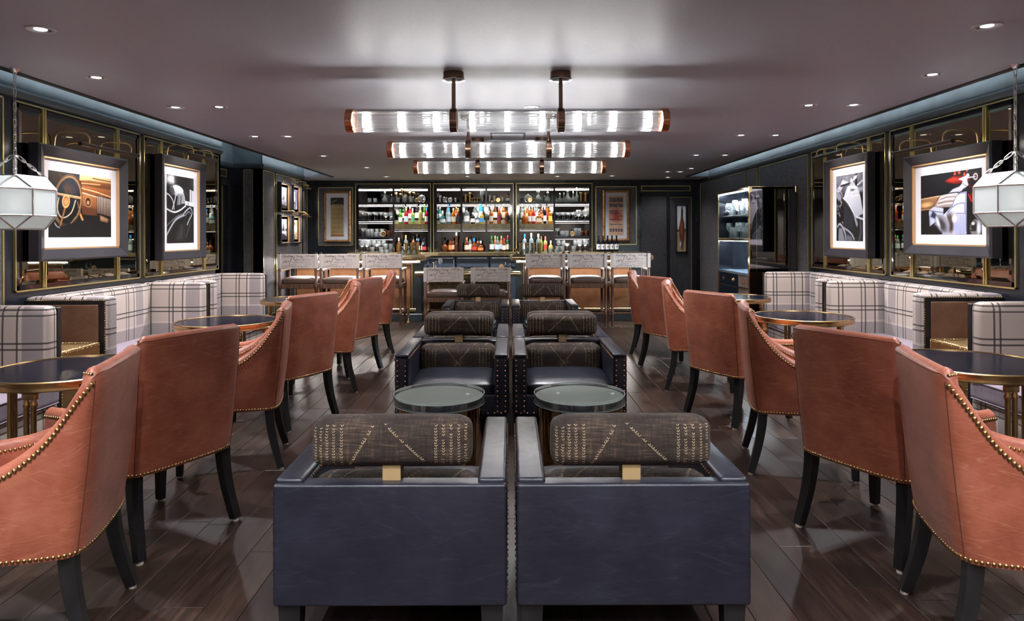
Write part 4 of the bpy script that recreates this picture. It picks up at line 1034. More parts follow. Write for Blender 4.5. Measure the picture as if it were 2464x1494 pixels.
# ------------------------------------------------------------------ frosted glass lanterns on chains
def lantern(label, loc):
    R, rt, hb, ht = .228, .155, .082, .082      # vertex radius, top square radius, half band, cap height
    zc = loc[2] - CE
    t = thing('glass_lantern', label, 'lantern', (loc[0], loc[1], CE), 0, 'frosted glass lanterns')
    rot = math.radians(-90) - math.atan2(loc[0], loc[1])          # one pane faces the middle of the room's near end
    oc = [(R * math.cos(rot + pi / 8 + k * pi / 4), R * math.sin(rot + pi / 8 + k * pi / 4)) for k in range(8)]
    sq = [(rt * math.cos(rot + k * pi / 2), rt * math.sin(rot + k * pi / 2)) for k in range(4)]
    edges = []
    def pane(pts):
        c = sum((Vector(p) for p in pts), Vector()) / len(pts)
        q = [c + (Vector(p) - c) * .97 for p in pts]
        n = (q[1] - q[0]).cross(q[2] - q[0]).normalized() * .003
        MB().poly(q, n).obj('glass_pane', 'frosted_glass', t)
        for a, b in zip(pts, pts[1:] + pts[:1]): edges.append((a, b))
    for k in range(8):
        a, b = oc[k - 1], oc[k]            # edge between vertices k-1 and k is centred on angle rot + k*45
        lo, hi = zc - hb, zc + hb
        pane([(*a, lo), (*b, lo), (*b, hi), (*a, hi)])
        for z1, z2 in ((hi, hi + ht), (lo, lo - ht)):
            if k % 2 == 0: pane([(*a, z1), (*b, z1), (*sq[k // 2], z2)])
            else: pane([(*a, z1), (*b, z1), (*sq[((k + 1) // 2) % 4], z2), (*sq[(k - 1) // 2], z2)])
    pane([(*p, zc - hb - ht) for p in sq])
    fr = MB(); done = set()
    for k in range(4): edges.append(((*sq[k], zc + hb + ht), (*sq[(k + 1) % 4], zc + hb + ht)))
    for a, b in edges:
        key = tuple(sorted((tuple(round(q, 4) for q in a), tuple(round(q, 4) for q in b))))
        if key in done: continue
        done.add(key); fr.tube([a, b], .0066, 6)
    fr.obj('came_frame', 'nickel', t, smooth=60)
    MB().lathe([(0, -.05), (.028, -.04), (.034, -.01), (.02, .03), (.014, .06), (0, .06)], 12, (0, 0, zc)).obj('bulb', 'lamp_glow', t, smooth=60)
    lamp('POINT', 'lantern_light', E_LANTERN, (0, 0, zc), t, (1.0, 0.95, 0.88), shadow_soft_size=.03)
    zt = zc + hb + ht; hub = zt + .125
    lk0 = MB().tube([(.0085 * math.cos(a), 0, .021 * math.sin(a) * 1.0 + .011 * (1 if math.sin(a) > 0 else -1)) for a in [2 * pi * k / 12 + .13 for k in range(12)]], .0028, 5, closed=True).mesh('chain_link', 'nickel', smooth=70)
    def chain(p, q, pitch=.047):
        p, q = Vector(p), Vector(q); d = q - p; n = max(2, round(d.length / pitch)); e = d.to_track_quat('Z', 'X')
        for k in range(n):
            o = bpy.data.objects.new('chain_link', lk0); col.objects.link(o); o.parent = t; o.location = p + d * ((k + .5) / n)
            o.rotation_mode = 'QUATERNION'; o.rotation_quaternion = e @ Matrix.Rotation((k % 2) * pi / 2, 3, 'Z').to_quaternion()
    chain((0, 0, hub), (0, 0, -.02))
    for k in range(4): chain((*sq[k], zt), (sq[k][0] * .12, sq[k][1] * .12, hub), .036)
    MB().lathe([(0, -.012), (.018, -.008), (.02, .0), (.012, .01), (0, .014)], 12, (0, 0, hub)).obj('hub', 'nickel', t, smooth=60)
    MB().lathe([(0, -.024), (.012, -.022), (.022, -.010), (.03, 0), (0, 0)], 14, (0, 0, 0)).obj('ceiling_hook', 'nickel', t, smooth=60)
lantern('frosted faceted glass lantern on a chain beside the steering wheel photograph', (-3.098, 4.275, 1.592))
lantern('frosted faceted glass lantern on a chain beside the hood ornament photograph', (3.145, 4.245, 1.592))

# ------------------------------------------------------------------ navy leather armchairs with brown bolsters
def stitch_lines(fn, lines, step=.0112, r=.0036, on=None):
    """fn maps (u, v) to (point, normal); lines are lists of (u, v) waypoints in metres; on: mesh the stitches are laid on"""
    from mathutils.bvhtree import BVHTree
    mb = MB(); tree = BVHTree.FromPolygons([v.co for v in on.data.vertices], [list(q.vertices) for q in on.data.polygons])
    for ln in lines:
        L = 0
        for p, q in zip(ln, ln[1:]):
            d = math.hypot(q[0] - p[0], q[1] - p[1]); n = max(1, int(d / step))
            for k in range(n):
                u = p[0] + (q[0] - p[0]) * k / n; v = p[1] + (q[1] - p[1]) * k / n
                pt, nr = fn(u + random.uniform(-.0012, .0012), v)
                nr = Vector(nr); hit = tree.ray_cast(Vector(pt) + nr * .12, -nr)
                if hit[0] is None: continue
                if random.random() < .06: continue
                a = hit[1].cross(Vector((0, 0, 1)) if abs(hit[1].z) < .7 else Vector((0, 1, 0))).normalized(); b = a.cross(hit[1])
                for sg in (-1, 1):       # two short threads make a small V
                    c_ = hit[0] + a * sg * r * .62 + b * random.uniform(-.0008, .0008); d1 = (a * sg * .75 + b * .9) * r * random.uniform(.6, 1.0); d2 = (a - b * sg * .8).normalized() * r * .42
                    mb.add([c_ - d1 - d2 * .6, c_ - d1 + d2 * .6, c_ + d1 + d2, c_ + d1 - d2, c_ + hit[1] * r * .45], [(0, 1, 4), (1, 2, 4), (2, 3, 4), (3, 0, 4)])
    return mb
def armchair(root):
    W, D, A, ZB, ZT = .388, .80, .096, .15, .555     # half width, depth, arm width, underside, top
    MB().rbox(-W, W, 0, .075, ZB, ZT, .010, 3).obj('back_panel', 'navy_leather', root, smooth=50)
    for s in (-1, 1):
        MB().rbox(s * W, s * (W - A), .055, D, ZB, ZT, .022, 3).obj('arm', 'navy_leather', root, smooth=60)
        MB().rbox(s * W * .995, s * (W - A) , .02, D + .004, ZT - .012, ZT + .014, .012, 3).obj('arm_top', 'navy_leather', root, smooth=60)
    MB().rbox(-W + A - .01, W - A + .01, D - .06, D - .005, ZB, .29, .010, 2).obj('front_rail', 'navy_leather', root, smooth=50)
    MB().cushion((0, .46, .305), (W - A + .004, .315, .065), .035, 6, (0, .01, .018)).obj('seat_cushion', 'navy_leather', root, smooth=180)
    bw, bh, bt = W - A + .002, .150, .075
    bc = MB().cushion((0, .155, .388), (bw, bt, bh), .05, 8, (0, .022, .012)).obj('back_cushion', 'brown_weave', root, smooth=180)
    def back_fn(u, v):
        q = (1 - min(1, (u / bw) ** 2)) * (1 - min(1, ((v - .388) / bh) ** 2))
        return (u, .155 + bt + .022 * q - .001, v), (0, 1, 0)
    vx = [-.268, -.243, -.218, -.193, -.168, .168, .193, .218, .243, .268]
    lines = [[(x, .30), (x, .525)] for x in vx] + [[(-.10, .29), (.10, .53)], [(.10, .29), (-.10, .53)]]
    st = stitch_lines(back_fn, lines, on=bc)
    def top_fn(u, v): return (u, v, .388 + bh + .011 * (1 - (u / bw) ** 2) - .001), (0, 0, 1)
    tl = [[(-.235, .10), (-.21, .21)], [(-.19, .10), (-.12, .21)], [(.05, .11), (.12, .21)], [(.2, .10), (.24, .2)]]
    q = stitch_lines(top_fn, tl, on=bc); st.add(q.v, q.f)
    st.obj('stitching', 'stitch_thread', bc, smooth=180, kind='stuff')
    # head bolster on a gold strap
    cw, ct, chh, zc, yc = .272, .056, .082, .680, .082
    bo = MB().cushion((0, yc, zc), (cw, ct, chh), .042, 8, (0, .010, .004)).obj('bolster', 'brown_weave', root, smooth=180)
    mb = MB()
    for sgn in (-1, 1):
        def fn(u, v, sgn=sgn):
            d = ct
            k = max(0, abs(v - zc) - (chh - .042)); off = math.sqrt(max(0, .042 ** 2 - k * k)) + (ct - .042)
            q = (1 - (u / cw) ** 2) * (1 - ((v - zc) / chh) ** 2) * .010
            return (u, yc + sgn * (off + q - .001), v), (0, sgn, 0)
        x = lambda f_: -cw + 2 * cw * f_
        ls = [[(x(f_), zc - .068), (x(f_), zc + .072)] for f_ in (.035, .072, .11, .152, .2, .78, .826, .873, .922, .962)]
        ls += [[(x(.245), zc - .07), (x(.40), zc + .068)], [(x(.47), zc + .066), (x(.72), zc - .06)]]
        q = stitch_lines(fn, ls, .0088, .0036, on=bo); mb.add(q.v, q.f)
    mb.obj('stitching', 'stitch_thread', bo, smooth=180, kind='stuff')
    MB().rbox(-.031, .031, yc - .040, yc - .032, .46, .64, .002, 1).obj('bolster_strap', 'gold_strap', root)
    MB().rbox(-.031, .031, yc + .030, yc + .038, .46, .64, .002, 1).obj('bolster_strap', 'gold_strap', root)
    # nailheads
    nl = MB(); r = .0055
    for s in (-1, 1):
        n = 34
        for k in range(n):
            y = .03 + (D - .05) * k / (n - 1)
            nl.dome((s * (W + .001), y, ZT - .016), (s, 0, .2), r); nl.dome((s * (W - A - .001), y, ZT - .016), (-s, 0, .2), r)
        n = 11
        for k in range(n):
            z = ZB + .03 + (ZT - ZB - .06) * k / (n - 1)
            nl.dome((s * (W + .001), .018, z), (s, 0, 0), r * 1.1); nl.dome((s * (W + .001), D - .03, z), (s, 0, 0), r * 1.1)
            nl.dome((s * (W - A + .022), D + .001, z), (0, 1, 0), r * 1.1); nl.dome((s * (W - .02), D + .001, z), (0, 1, 0), r * 1.1)
        for k in range(16):
            y = .04 + (D - .08) * k / 15; nl.dome((s * (W + .001), y, ZB + .016), (s, 0, 0), r * 1.1)
    for k in range(16): nl.dome((-W + .05 + (2 * W - .1) * k / 15, D + (.001 if abs(-W + .05 + (2 * W - .1) * k / 15) > W - A else -.004), ZB + .018), (0, 1, 0), r * 1.2)
    nl.obj('nailheads', 'copper_nail', root, smooth=180, kind='stuff')
    for sx in (-1, 1):
        for y in (.05, D - .07):
            MB().beam([(sx * (W - .05), y, ZB + .01), (sx * (W - .05), y, 0)], [.075, .06], [.07, .055], (1, 0, 0)).obj('leg', 'black_wood', root)
ac0 = thing('leather_armchair', 'navy leather armchair with brown bolster seen from behind, nearest pair, left one', 'armchair', (-.402, 2.26, 0), 0, 'navy leather armchairs down the middle')
armchair(ac0)
for x, y, rz, lab in ((.408, 2.26, 0, 'navy leather armchair with brown bolster seen from behind, nearest pair, right one'),
                      (-.402, 5.45, pi, 'navy leather armchair facing the nearest glass drum tables, left one'),
                      (.408, 5.45, pi, 'navy leather armchair facing the nearest glass drum tables, right one'),
                      (-.402, 5.47, 0, 'navy leather armchair seen from behind in the middle of the room, left one'),
                      (.408, 5.47, 0, 'navy leather armchair seen from behind in the middle of the room, right one'),
                      (-.402, 8.70, pi, 'farthest navy leather armchair facing away from the bar, left one'),
                      (.408, 8.70, pi, 'farthest navy leather armchair facing away from the bar, right one')):
    dup(ac0, None, (x, y, 0), rz, lab)

# ------------------------------------------------------------------ drum tables with thick glass tops
def drum_table(root):
    MB().lathe([(0, 0), (.238, 0), (.240, .004), (.240, .434), (.236, .436), (0, .436)], 64).obj('drum', 'bronze_mirror_drum', root, smooth=40)
    MB().lathe([(0, .436), (.245, .436), (.245, .440), (.2455, .480), (0, .480)], 64).obj('reflection_disc', [plain('painted_reflection', (.62, .68, .64), .3, spec=.5)], root, smooth=40)  # pale disc whose colour stands in for the reflection in the glass top
    MB().lathe([(.2462, .442), (.2468, .442), (.2468, .479), (.2462, .479)], 64).obj('glint_band', plain('glint_mirror', (.86, .9, .9), .06, metal=1.0), root, smooth=40)  # mirror cylinder added to imitate reflections inside the thick glass
    MB().lathe([(.252, .4405), (.2545, .443), (.2545, .4945), (.252, .497), (0, .497)], 64).obj('glass_top', 'crystal_glass', root, smooth=35)
    for z in (.4425, .4955): MB().tube([(.2535 * math.cos(a), .2535 * math.sin(a), z) for a in [2 * pi * q / 64 for q in range(64)]], .0022, 6, closed=True).obj('rim_glint', 'rim_glint', root, smooth=70)  # milky rings that paint the bright glint along the glass rims
dt0 = thing('drum_table', 'glass topped bronze drum table in front of the nearest armchairs, left one', 'side table', (-.400, 3.845, 0), 0, 'glass topped drum tables')
drum_table(dt0)
for x, y, lab in ((.388, 3.845, 'glass topped bronze drum table in front of the nearest armchairs, right one'),
                  (-.402, 7.05, 'glass topped bronze drum table between the far armchairs, left one'), (.408, 7.05, 'glass topped bronze drum table between the far armchairs, right one')):
    dup(dt0, None, (x, y, 0), None, lab)

# ------------------------------------------------------------------ rust leather tub chairs
def tub_chair(root):
    half = [(0, -.292, .955), (.11, -.290, .955), (.205, -.281, .952), (.252, -.262, .946), (.275, -.228, .885), (.284, -.165, .765), (.290, -.08, .678), (.297, .03, .625), (.300, .15, .603), (.300, .29, .596)]
    hp = crom(half, 4)
    path = [np.array((-p[0], p[1], p[2])) for p in hp[::-1]] + [np.array(p) for p in hp[1:]]
    th = .058; ZB = .355; n = len(path)
    def flare(x, y, z, back):
        k = (z - ZB) / .6
        return x * (1 + .05 * k - .02), y - .062 * k * back
    loops = []; V = []
    nail = MB(); seam = []
    info = []
    for i, p in enumerate(path):
        t = path[min(i + 1, n - 1)] - path[max(i - 1, 0)]; t[2] = 0; t /= np.linalg.norm(t)
        nrm = np.array((t[1], -t[0]))           # outward
        x, y, zt = p
        back = max(0.0, min(1.0, (.10 - y) / .35))
        zb = ZB + .012 * (1 - back)
        ring = []
        def pt(off, z, x=x, y=y, nrm=nrm, back=back):
            fx, fy = flare(x + nrm[0] * off, y + nrm[1] * off, z, back); return (fx, fy, z)
        for k in range(7):                       # outer, slightly bellied
            z = zb + (zt - .022 - zb) * k / 6
            ring.append(pt(.006 * math.sin(pi * k / 6), z))
        ring += [pt(-.004, zt - .007), pt(-.016, zt), pt(-th * .5, zt + .006), pt(-th + .014, zt), pt(-th, zt - .014)]
        zi = .40
        for k in range(1, 5):
            z = zt - .014 + (zi - zt + .014) * k / 4
            ring.append(pt(-th - .010 * math.sin(pi * k / 5), z))
        ring.append(pt(-th, zb))
        loops.append(ring); info.append((pt, nrm, zt, zb, back))
    sh = MB(); k = len(loops[0])
    vs_ = [q for l in loops for q in l]
    fs = [(i * k + j, i * k + (j + 1) % k, (i + 1) * k + (j + 1) % k, (i + 1) * k + j) for i in range(n - 1) for j in range(k)]
    fs += [list(range(k))[::-1], [(n - 1) * k + j for j in range(k)]]
    sh.add(vs_, fs); shell = sh.obj('shell', 'rust_leather', root, smooth=62)
    # nails: along the rails from the back corners down the arms, inside the arms, round the underside and up the arm fronts
    def along(pts, step, r):
        acc = 0; last = None
        for (p, q) in pts:
            if last is None: last = Vector(p); nail.dome(p, q, r); continue
            d = (Vector(p) - last).length
            if d >= step:
                m_ = int(d / step)
                for j in range(1, m_ + 1): nail.dome(last.lerp(Vector(p), j * step / d), q, r)
                last = last.lerp(Vector(p), m_ * step / d)
    c0 = next(i for i in range(n) if path[i][0] > -.262 and i > 2); c1 = n - 1 - c0
    def rail(rg, off, dz):
        out = []
        for i in rg:
            pt, nrm, zt, zb, back = info[i]; sg = 1 if off > -.02 else -1
            p = pt(off, zt + dz); out.append((p, (nrm[0] * sg, nrm[1] * sg, .25)))
        return out
    for rg in (range(0, c0 + 1), range(n - 1, c1 - 1, -1)):
        along(rail(rg, .003, -.030), .0165, .0078); along(rail(rg, -th - .002, -.032), .0165, .0075)
    for i in (c0, c1):
        pt, nrm, zt, zb, back = info[i]
        for j in range(4): nail.dome(pt(-.008 - j * .013, zt + .002), (0, 0, 1), .007)
    along([(info[i][0](.002, info[i][3] + .010), (info[i][1][0], info[i][1][1], 0)) for i in range(n)], .0155, .0068)
    for s, e in ((-1, 0), (1, n - 1)):
        pt, nrm, zt, zb, back = info[e]
        for off in (-.008, -th + .008):
            along([((pt(off, z)[0], pt(off, z)[1] + .001, z), (0, 1, 0)) for z in np.linspace(zb + .02, zt - .02, 18)], .016, .0068)
    nail.obj('nailheads', 'antique_nail', shell, smooth=180, kind='stuff')
    for i in (c0 + 1, c1 - 1):
        pt, nrm, zt, zb, back = info[i]
        MB().tube([pt(.005 * math.sin(pi * q / 8) + .0008, zb + (zt - .03 - zb) * q / 8) for q in range(9)], .0016, 5).obj('seam', solid((0.07, 0.02, 0.012), .7), shell)
    MB().tube([info[i][0](-.002, info[i][2] - .012) for i in range(c0, c1 + 1)], .0022, 5).obj('top_piping', 'rust_leather', shell)
    MB().cushion((0, .02, .43), (.236, .262, .060), .03, 6, (0, 0, .022)).obj('seat_cushion', 'rust_leather', root, smooth=180)
    MB().rbox(-.285, .285, .24, .292, .365, .42, .012, 2).obj('seat_rail', 'rust_leather', root, smooth=50)
    MB().rbox(-.25, .25, -.25, .26, .35, .375, .006, 1).obj('seat_deck', 'black_wood', root)
    for s in (-1, 1):
        lp = [(s * .228, -.232, .375), (s * .230, -.240, .27), (s * .236, -.262, .15), (s * .248, -.300, .012)]
        l = MB().beam([tuple(p) for p in crom(lp, 4)], [.052 - .014 * q / 12 for q in range(13)], [.050 - .012 * q / 12 for q in range(13)], (1, 0, 0)).obj('leg', 'black_wood', root, smooth=40)
        MB().cyl((s * .249, -.301, 0), .015, .013, 10).obj('felt_foot', 'felt_pad', l)
        l = MB().beam([(s * .245, .245, .375), (s * .245, .25, .012)], [.05, .034], [.05, .034], (1, 0, 0)).obj('leg', 'black_wood', root)
        MB().cyl((s * .245, .25, 0), .014, .013, 10).obj('felt_foot', 'felt_pad', l)
tc0 = None
def place_tub(side, kind, d, lab):
    """side -1 left, 1 right; kind 'a' faces the wall and a little to the camera, 'b' faces the wall and away; d: depth of the reference rear foot"""
    global tc0
    if kind == 'b': mx, my, fx, fy = 1.450, d - .215, .89, .455
    else: mx, my, fx, fy = 1.425, d + .225, .965, -.262
    X = side * (mx + .30 * fx) + (.0 if side < 0 else .025); Y = my + .30 * fy
    rz = math.atan2(-side * fx, fy)
    if tc0 is None:
        tc0 = thing('tub_chair', lab, 'chair', (X, Y, 0), rz, 'rust leather tub chairs'); tub_chair(tc0)
    else: dup(tc0, None, (X, Y, 0), rz, lab)
for side, nm, ds in ((-1, 'left', (2.22, 3.31, 4.06, 5.22, 6.03, 7.04, 7.95)), (1, 'right', (2.16, 3.22, 3.95, 5.27, 6.06, 7.15, 7.85))):
    for k, d in enumerate(ds):
        wh = f'nearest chair of the {nm} row, cut by the frame' if k == 0 else f'last chair of the {nm} row, next to the bar' if k == 6 else f'{ORD[k]} from the front in the {nm} row'
        place_tub(side, 'b' if k % 2 else 'a', d, f'rust leather nailhead tub chair, {wh}')

# ------------------------------------------------------------------ round brass rimmed tables
def round_table(root):
    zt, R = .70, .395
    MB().lathe([(0, zt - .014), (R - .014, zt - .014), (R - .014, zt - .003), (0, zt - .003)], 64).obj('glass_top', 'black_top_glass', root, smooth=40)
    MB().lathe([(R - .02, zt - .046), (R - .004, zt - .046), (R, zt - .040), (R - .002, zt - .034), (R - .002, zt - .014), (R + .001, zt - .010), (R + .001, zt - .002), (R - .004, zt + .002), (R - .013, zt + .002), (R - .015, zt - .004), (R - .02, zt - .016), (R - .02, zt - .046)], 72).obj('brass_rim', 'brass', root, smooth=40)
    for k in range(4):
        an = k * pi / 2 - pi / 2; cx, cy_ = .31 * math.cos(an), .31 * math.sin(an); tx, ty = -math.sin(an), math.cos(an)
        l = MB()
        for s in (-1, 1):
            x, y = cx + s * .017 * tx, cy_ + s * .017 * ty
            l.lathe([(0, .0), (.012, 0), (.014, .01), (.011, .03), (.0125, .20), (.0125, .20), (.016, .21), (.016, .225), (.0125, .235), (.0125, zt - .13), (.0165, zt - .125), (.0165, zt - .112), (.0125, zt - .105), (.0125, zt - .09), (0, zt - .09)], 12, (x, y, 0))
        lo = l.obj('leg', 'satin_brass', root, smooth=40)
        M_ = Matrix.Translation((cx, cy_, 0)) @ Matrix.Rotation(an, 4, 'Z')
        MB().rbox(-.02, .02, -.042, .042, zt - .062, zt - .046, .003, 1, M_).rbox(-.014, .014, -.034, .034, zt - .095, zt - .062, .006, 2, M_).obj('capital', 'satin_brass', lo, smooth=40)
    MB().tube([(.31 * math.cos(a), .31 * math.sin(a), .218) for a in [2 * pi * q / 40 for q in range(40)]], .007, 8, closed=True).obj('stretcher_ring', 'satin_brass', root, smooth=60)
rt0 = thing('round_table', 'round black glass table with brass rim beside the nearest left booth', 'table', (-2.28, 3.55, 0), 0, 'round brass rimmed tables')
round_table(rt0)
for x, y, lab in ((-2.28, 5.50, 'round black glass table with brass rim at the second left booth'), (-2.29, 7.40, 'round black glass table with brass rim at the third left booth'),
                  (2.45, 3.65, 'round black glass table with brass rim beside the nearest right booth'), (2.45, 5.72, 'round black glass table with brass rim at the second right booth'), (2.45, 7.50, 'round black glass table with brass rim at the third right booth')):
    dup(rt0, None, (x, y, 0), None, lab)

# ------------------------------------------------------------------ plaid booths along the walls
def booth(label, s, wall, xe, y0, y1, near=True):
    """s: direction from wall to room; y0 outer face of the near end panel, y1 inner plaid face of the far end panel"""
    T = .14; z1 = .94
    t = thing('booth_sofa', label, 'booth', (wall, (y0 + y1) / 2, 0)); oy = (y0 + y1) / 2
    def X(d): return s * d                       # distance from the wall
    E = abs(wall - xe)                           # end panels reach this far from the wall
    ya, yb = y0 - oy, y1 - oy
    MB().cushion((X(.075), (ya + yb) / 2 + .02, .66), (.062, (yb - ya) / 2 - (T if near else 0) / 2, .285), .035, 10, (.012, 0, .004)).obj('back_cushion', 'plaid_wool', t, smooth=60, uvbox=True)
    MB().cushion((X(E / 2 + .005), yb + .05, .625), (E / 2 - .002, .055, .318), .032, 10, (0, .012, .003)).obj('end_cushion', 'plaid_wool', t, smooth=60, uvbox=True)
    MB().rbox(X(.0), X(E), yb + .095, yb + T, .04, z1 - .012, .005, 1).obj('end_board', 'black_wood', t)
    def panel(y, dirn):
        MB().rbox(X(.02), X(E - .048), y, y + dirn * .016, .10, z1 - .048, .006, 2).obj('leather_panel', 'brown_leather', t, smooth=50)
        nl = MB(); n = 34
        for k in range(n): nl.dome((X(.03 + (E - .05) * k / (n - 1)), y, z1 - .018), (0, dirn, .3), .005, 5)
        for k in range(46): nl.dome((X(E - .008), y, .12 + (z1 - .14) * k / 45), (0, dirn, 0), .005, 5)
        nl.obj('nailheads', 'antique_nail', t, kind='stuff', smooth=180)
    panel(yb + T, 1)
    if near:
        MB().rbox(X(.0), X(E - .012), ya, ya + .05, .04, z1 - .014, .005, 1).obj('end_board', 'black_wood', t)
        MB().cushion((X(E / 2 + .005), ya + .075, .625), (E / 2 + .004, .062, .322), .026, 10, (0, .01, .002)).obj('end_cushion', 'plaid_wool', t, smooth=60, uvbox=True)
        panel(ya, -1)
    SF = E + .085                                # seat front
    yn = ya + (T if near else 0)
    MB().rbox(X(.02), X(SF - .012), yn + .003, yb - .003, .10, .345, .02, 3).obj('seat_base', 'plaid_wool', t, smooth=50, uvbox=True)
    MB().rbox(X(.02), X(SF - .06), yn + .003, yb - .003, .0, .10, .004, 1).obj('plinth', 'black_wood', t)
    MB().cushion((X(SF / 2 + .05), (yn + yb) / 2, .405), (SF / 2 - .05, (yb - yn) / 2 - .004, .060), .018, 8, (.0, 0, .006)).obj('seat_cushion', 'lilac_velvet', t, smooth=60)
    pc = MB()
    for z in (.350, .458): pc.tube([(X(SF - .001), yn + .02, z), (X(SF - .001), yb - .02, z)], .004, 6)
    pc.obj('piping', 'lilac_velvet', t)
    nl = MB()
    for k in range(int((yb - yn) / .018)): nl.dome((X(SF - .0115), yn + .02 + k * .018, .125), (s, 0, 0), .005, 5)
    nl.obj('nailheads', 'antique_nail', t, kind='stuff', smooth=180)
booth('plaid wool booth nearest on the left, cut by the frame', 1, WL + .02, -2.89, 2.62, 4.26)
booth('plaid wool booth second on the left, under the steering wheel photograph', 1, WL + .02, -2.89, 4.88, 6.41)
booth('plaid wool booth third on the left, under the saloon car photograph', 1, WL + .02, -2.89, 6.592, 7.97)
booth('plaid wool booth nearest on the right, cut by the frame', -1, WR - .02, 2.985, 2.70, 4.32)
booth('plaid wool booth second on the right, under the hood ornament photograph', -1, WR - .02, 2.985, 4.93, 6.36)
booth('plaid wool booth third on the right, under the radiator photograph', -1, WR - .02, 2.985, 6.542, 7.93)

def brass_cube(label, s, wall, xe, y0, y1):
    t = thing('brass_side_table', label, 'side table', ((wall + xe) / 2, (y0 + y1) / 2, 0), 0, 'nail studded brass boxes')
    hx, hy, zt = abs(wall - xe) / 2, (y1 - y0) / 2, .628
    MB().rbox(-hx, hx, -hy, hy, 0.0, zt, .003, 1).obj('box_body', 'satin_brass', t)
    nl = MB()
    def row(p, q, n_, r=.0062):
        L = (Vector(q) - Vector(p)).length; n = int(L / .022)
        for k in range(n + 1): nl.dome(Vector(p).lerp(Vector(q), k / n), n_, r)
    row((-hx + .012, hy - .012, zt), (hx - .012, hy - .012, zt), (0, 0, 1)); row((-hx + .012, -hy + .012, zt), (hx - .012, -hy + .012, zt), (0, 0, 1))
    row((s * (hx - .012), -hy + .012, zt), (s * (hx - .012), hy - .012, zt), (0, 0, 1)); row((s * (hx + .0), -hy + .012, zt - .014), (s * (hx + .0), hy - .012, zt - .014), (s, 0, 0))
    for y in (-hy + .012, hy - .012): row((s * hx, y, .02), (s * hx, y, zt - .03), (s, 0, 0))
    nl.obj('nailheads', 'bright_brass', t, kind='stuff', smooth=180)
brass_cube('nail studded brass box table between the first two left booths', 1, WL + .05, -2.915, 4.425, 4.85)
brass_cube('nail studded brass box table between the first two right booths', -1, WR - .05, 3.01, 4.485, 4.90)
# ------------------------------------------------------------------ the bar
def bar_side(label, x0, x1, p0, p1, open_end):
    t = thing('bar_counter', label, 'bar counter', ((x0 + x1) / 2, 11.2, 0)); ox = (x0 + x1) / 2; oy = 11.2
    def B(a, b, c, d, e, f_): return (a - ox, b - ox, c - oy, d - oy, e, f_)
    MB().box(*B(x0, x1, 11.0, 11.42, .0, 1.0)).obj('bar_body', 'teal_paint', t)
    MB().rbox(*B(x0 - .02, x1 + .02, 10.96, 11.03, 0, .12), .006, 1).obj('plinth', 'teal_paint', t)
    MB().rbox(*B(p0, p1, 10.985, 11.0, .19, .90), .006, 1).obj('leather_panel', 'tan_leather', t)
    tr = MB(); w_ = .016
    for a, b, c, d in ((p0 - .03, p1 + .03, .16, .16 + w_), (p0 - .03, p1 + .03, .914, .914 + w_), (p0 - .03, p0 - .03 + w_, .16, .93), (p1 + .03 - w_, p1 + .03, .16, .93)): tr.box(*B(a, b, 10.986, 11.0, c, d))
    tr.obj('panel_trim', 'brass_line', t)
    MB().rbox(*B(x0 - .04, x1 + .04, 10.86, 11.46, 1.035, 1.072), .006, 1).obj('counter_top', 'olive_marble', t)
    ns = MB().tube([(x0 - .05 - ox, 10.855 - oy, 1.022), (x1 + .05 - ox, 10.855 - oy, 1.022)], .046, 14)
    if open_end > 0: ns.tube([(x1 + .05 - ox, 10.855 - oy, 1.022), (x1 + .05 - ox, 11.44 - oy, 1.022)], .046, 14)
    if open_end < 0 or x0 > -1: ns.tube([(x0 - .05 - ox, 10.855 - oy, 1.022), (x0 - .05 - ox, 11.44 - oy, 1.022)], .046, 14)
    ns.obj('counter_nosing', 'counter_nosing', t, smooth=50)
    MB().rbox(*B(x0, x1, 10.93, 11.0, .93, 1.0), .01, 2).obj('light_pelmet', 'steel', t)
    MB().box(*B(x0 + .02, x1 - .02, 10.915, 10.93, .962, .972)).obj('light_strip', 'led_hidden', t)
    return t
def foot_rail(label, x0, x1):
    t = thing('foot_rail', label, 'foot rail', ((x0 + x1) / 2, 10.86, 0)); hw = (x1 - x0) / 2
    MB().cyl((-hw, 0, .20), .024, 2 * hw, 14, axis='X').obj('rail_tube', 'bright_brass', t, smooth=50)
    for x in (-hw + .12, 0, hw - .12):
        MB().lathe([(0, 0), (.034, 0), (.034, .008), (.014, .03), (.012, .10), (.022, .15), (.030, .175), (.030, .228), (0, .232)], 14, (x, 0, 0)).obj('rail_bracket', 'bright_brass', t, smooth=50)
bar_side('left bar counter with tan leather front and brass lines', -3.56, -1.43, -3.44, -1.60, 1)
bar_side('right bar counter with tan leather front and brass lines', .09, 2.19, .24, 1.92, 1)
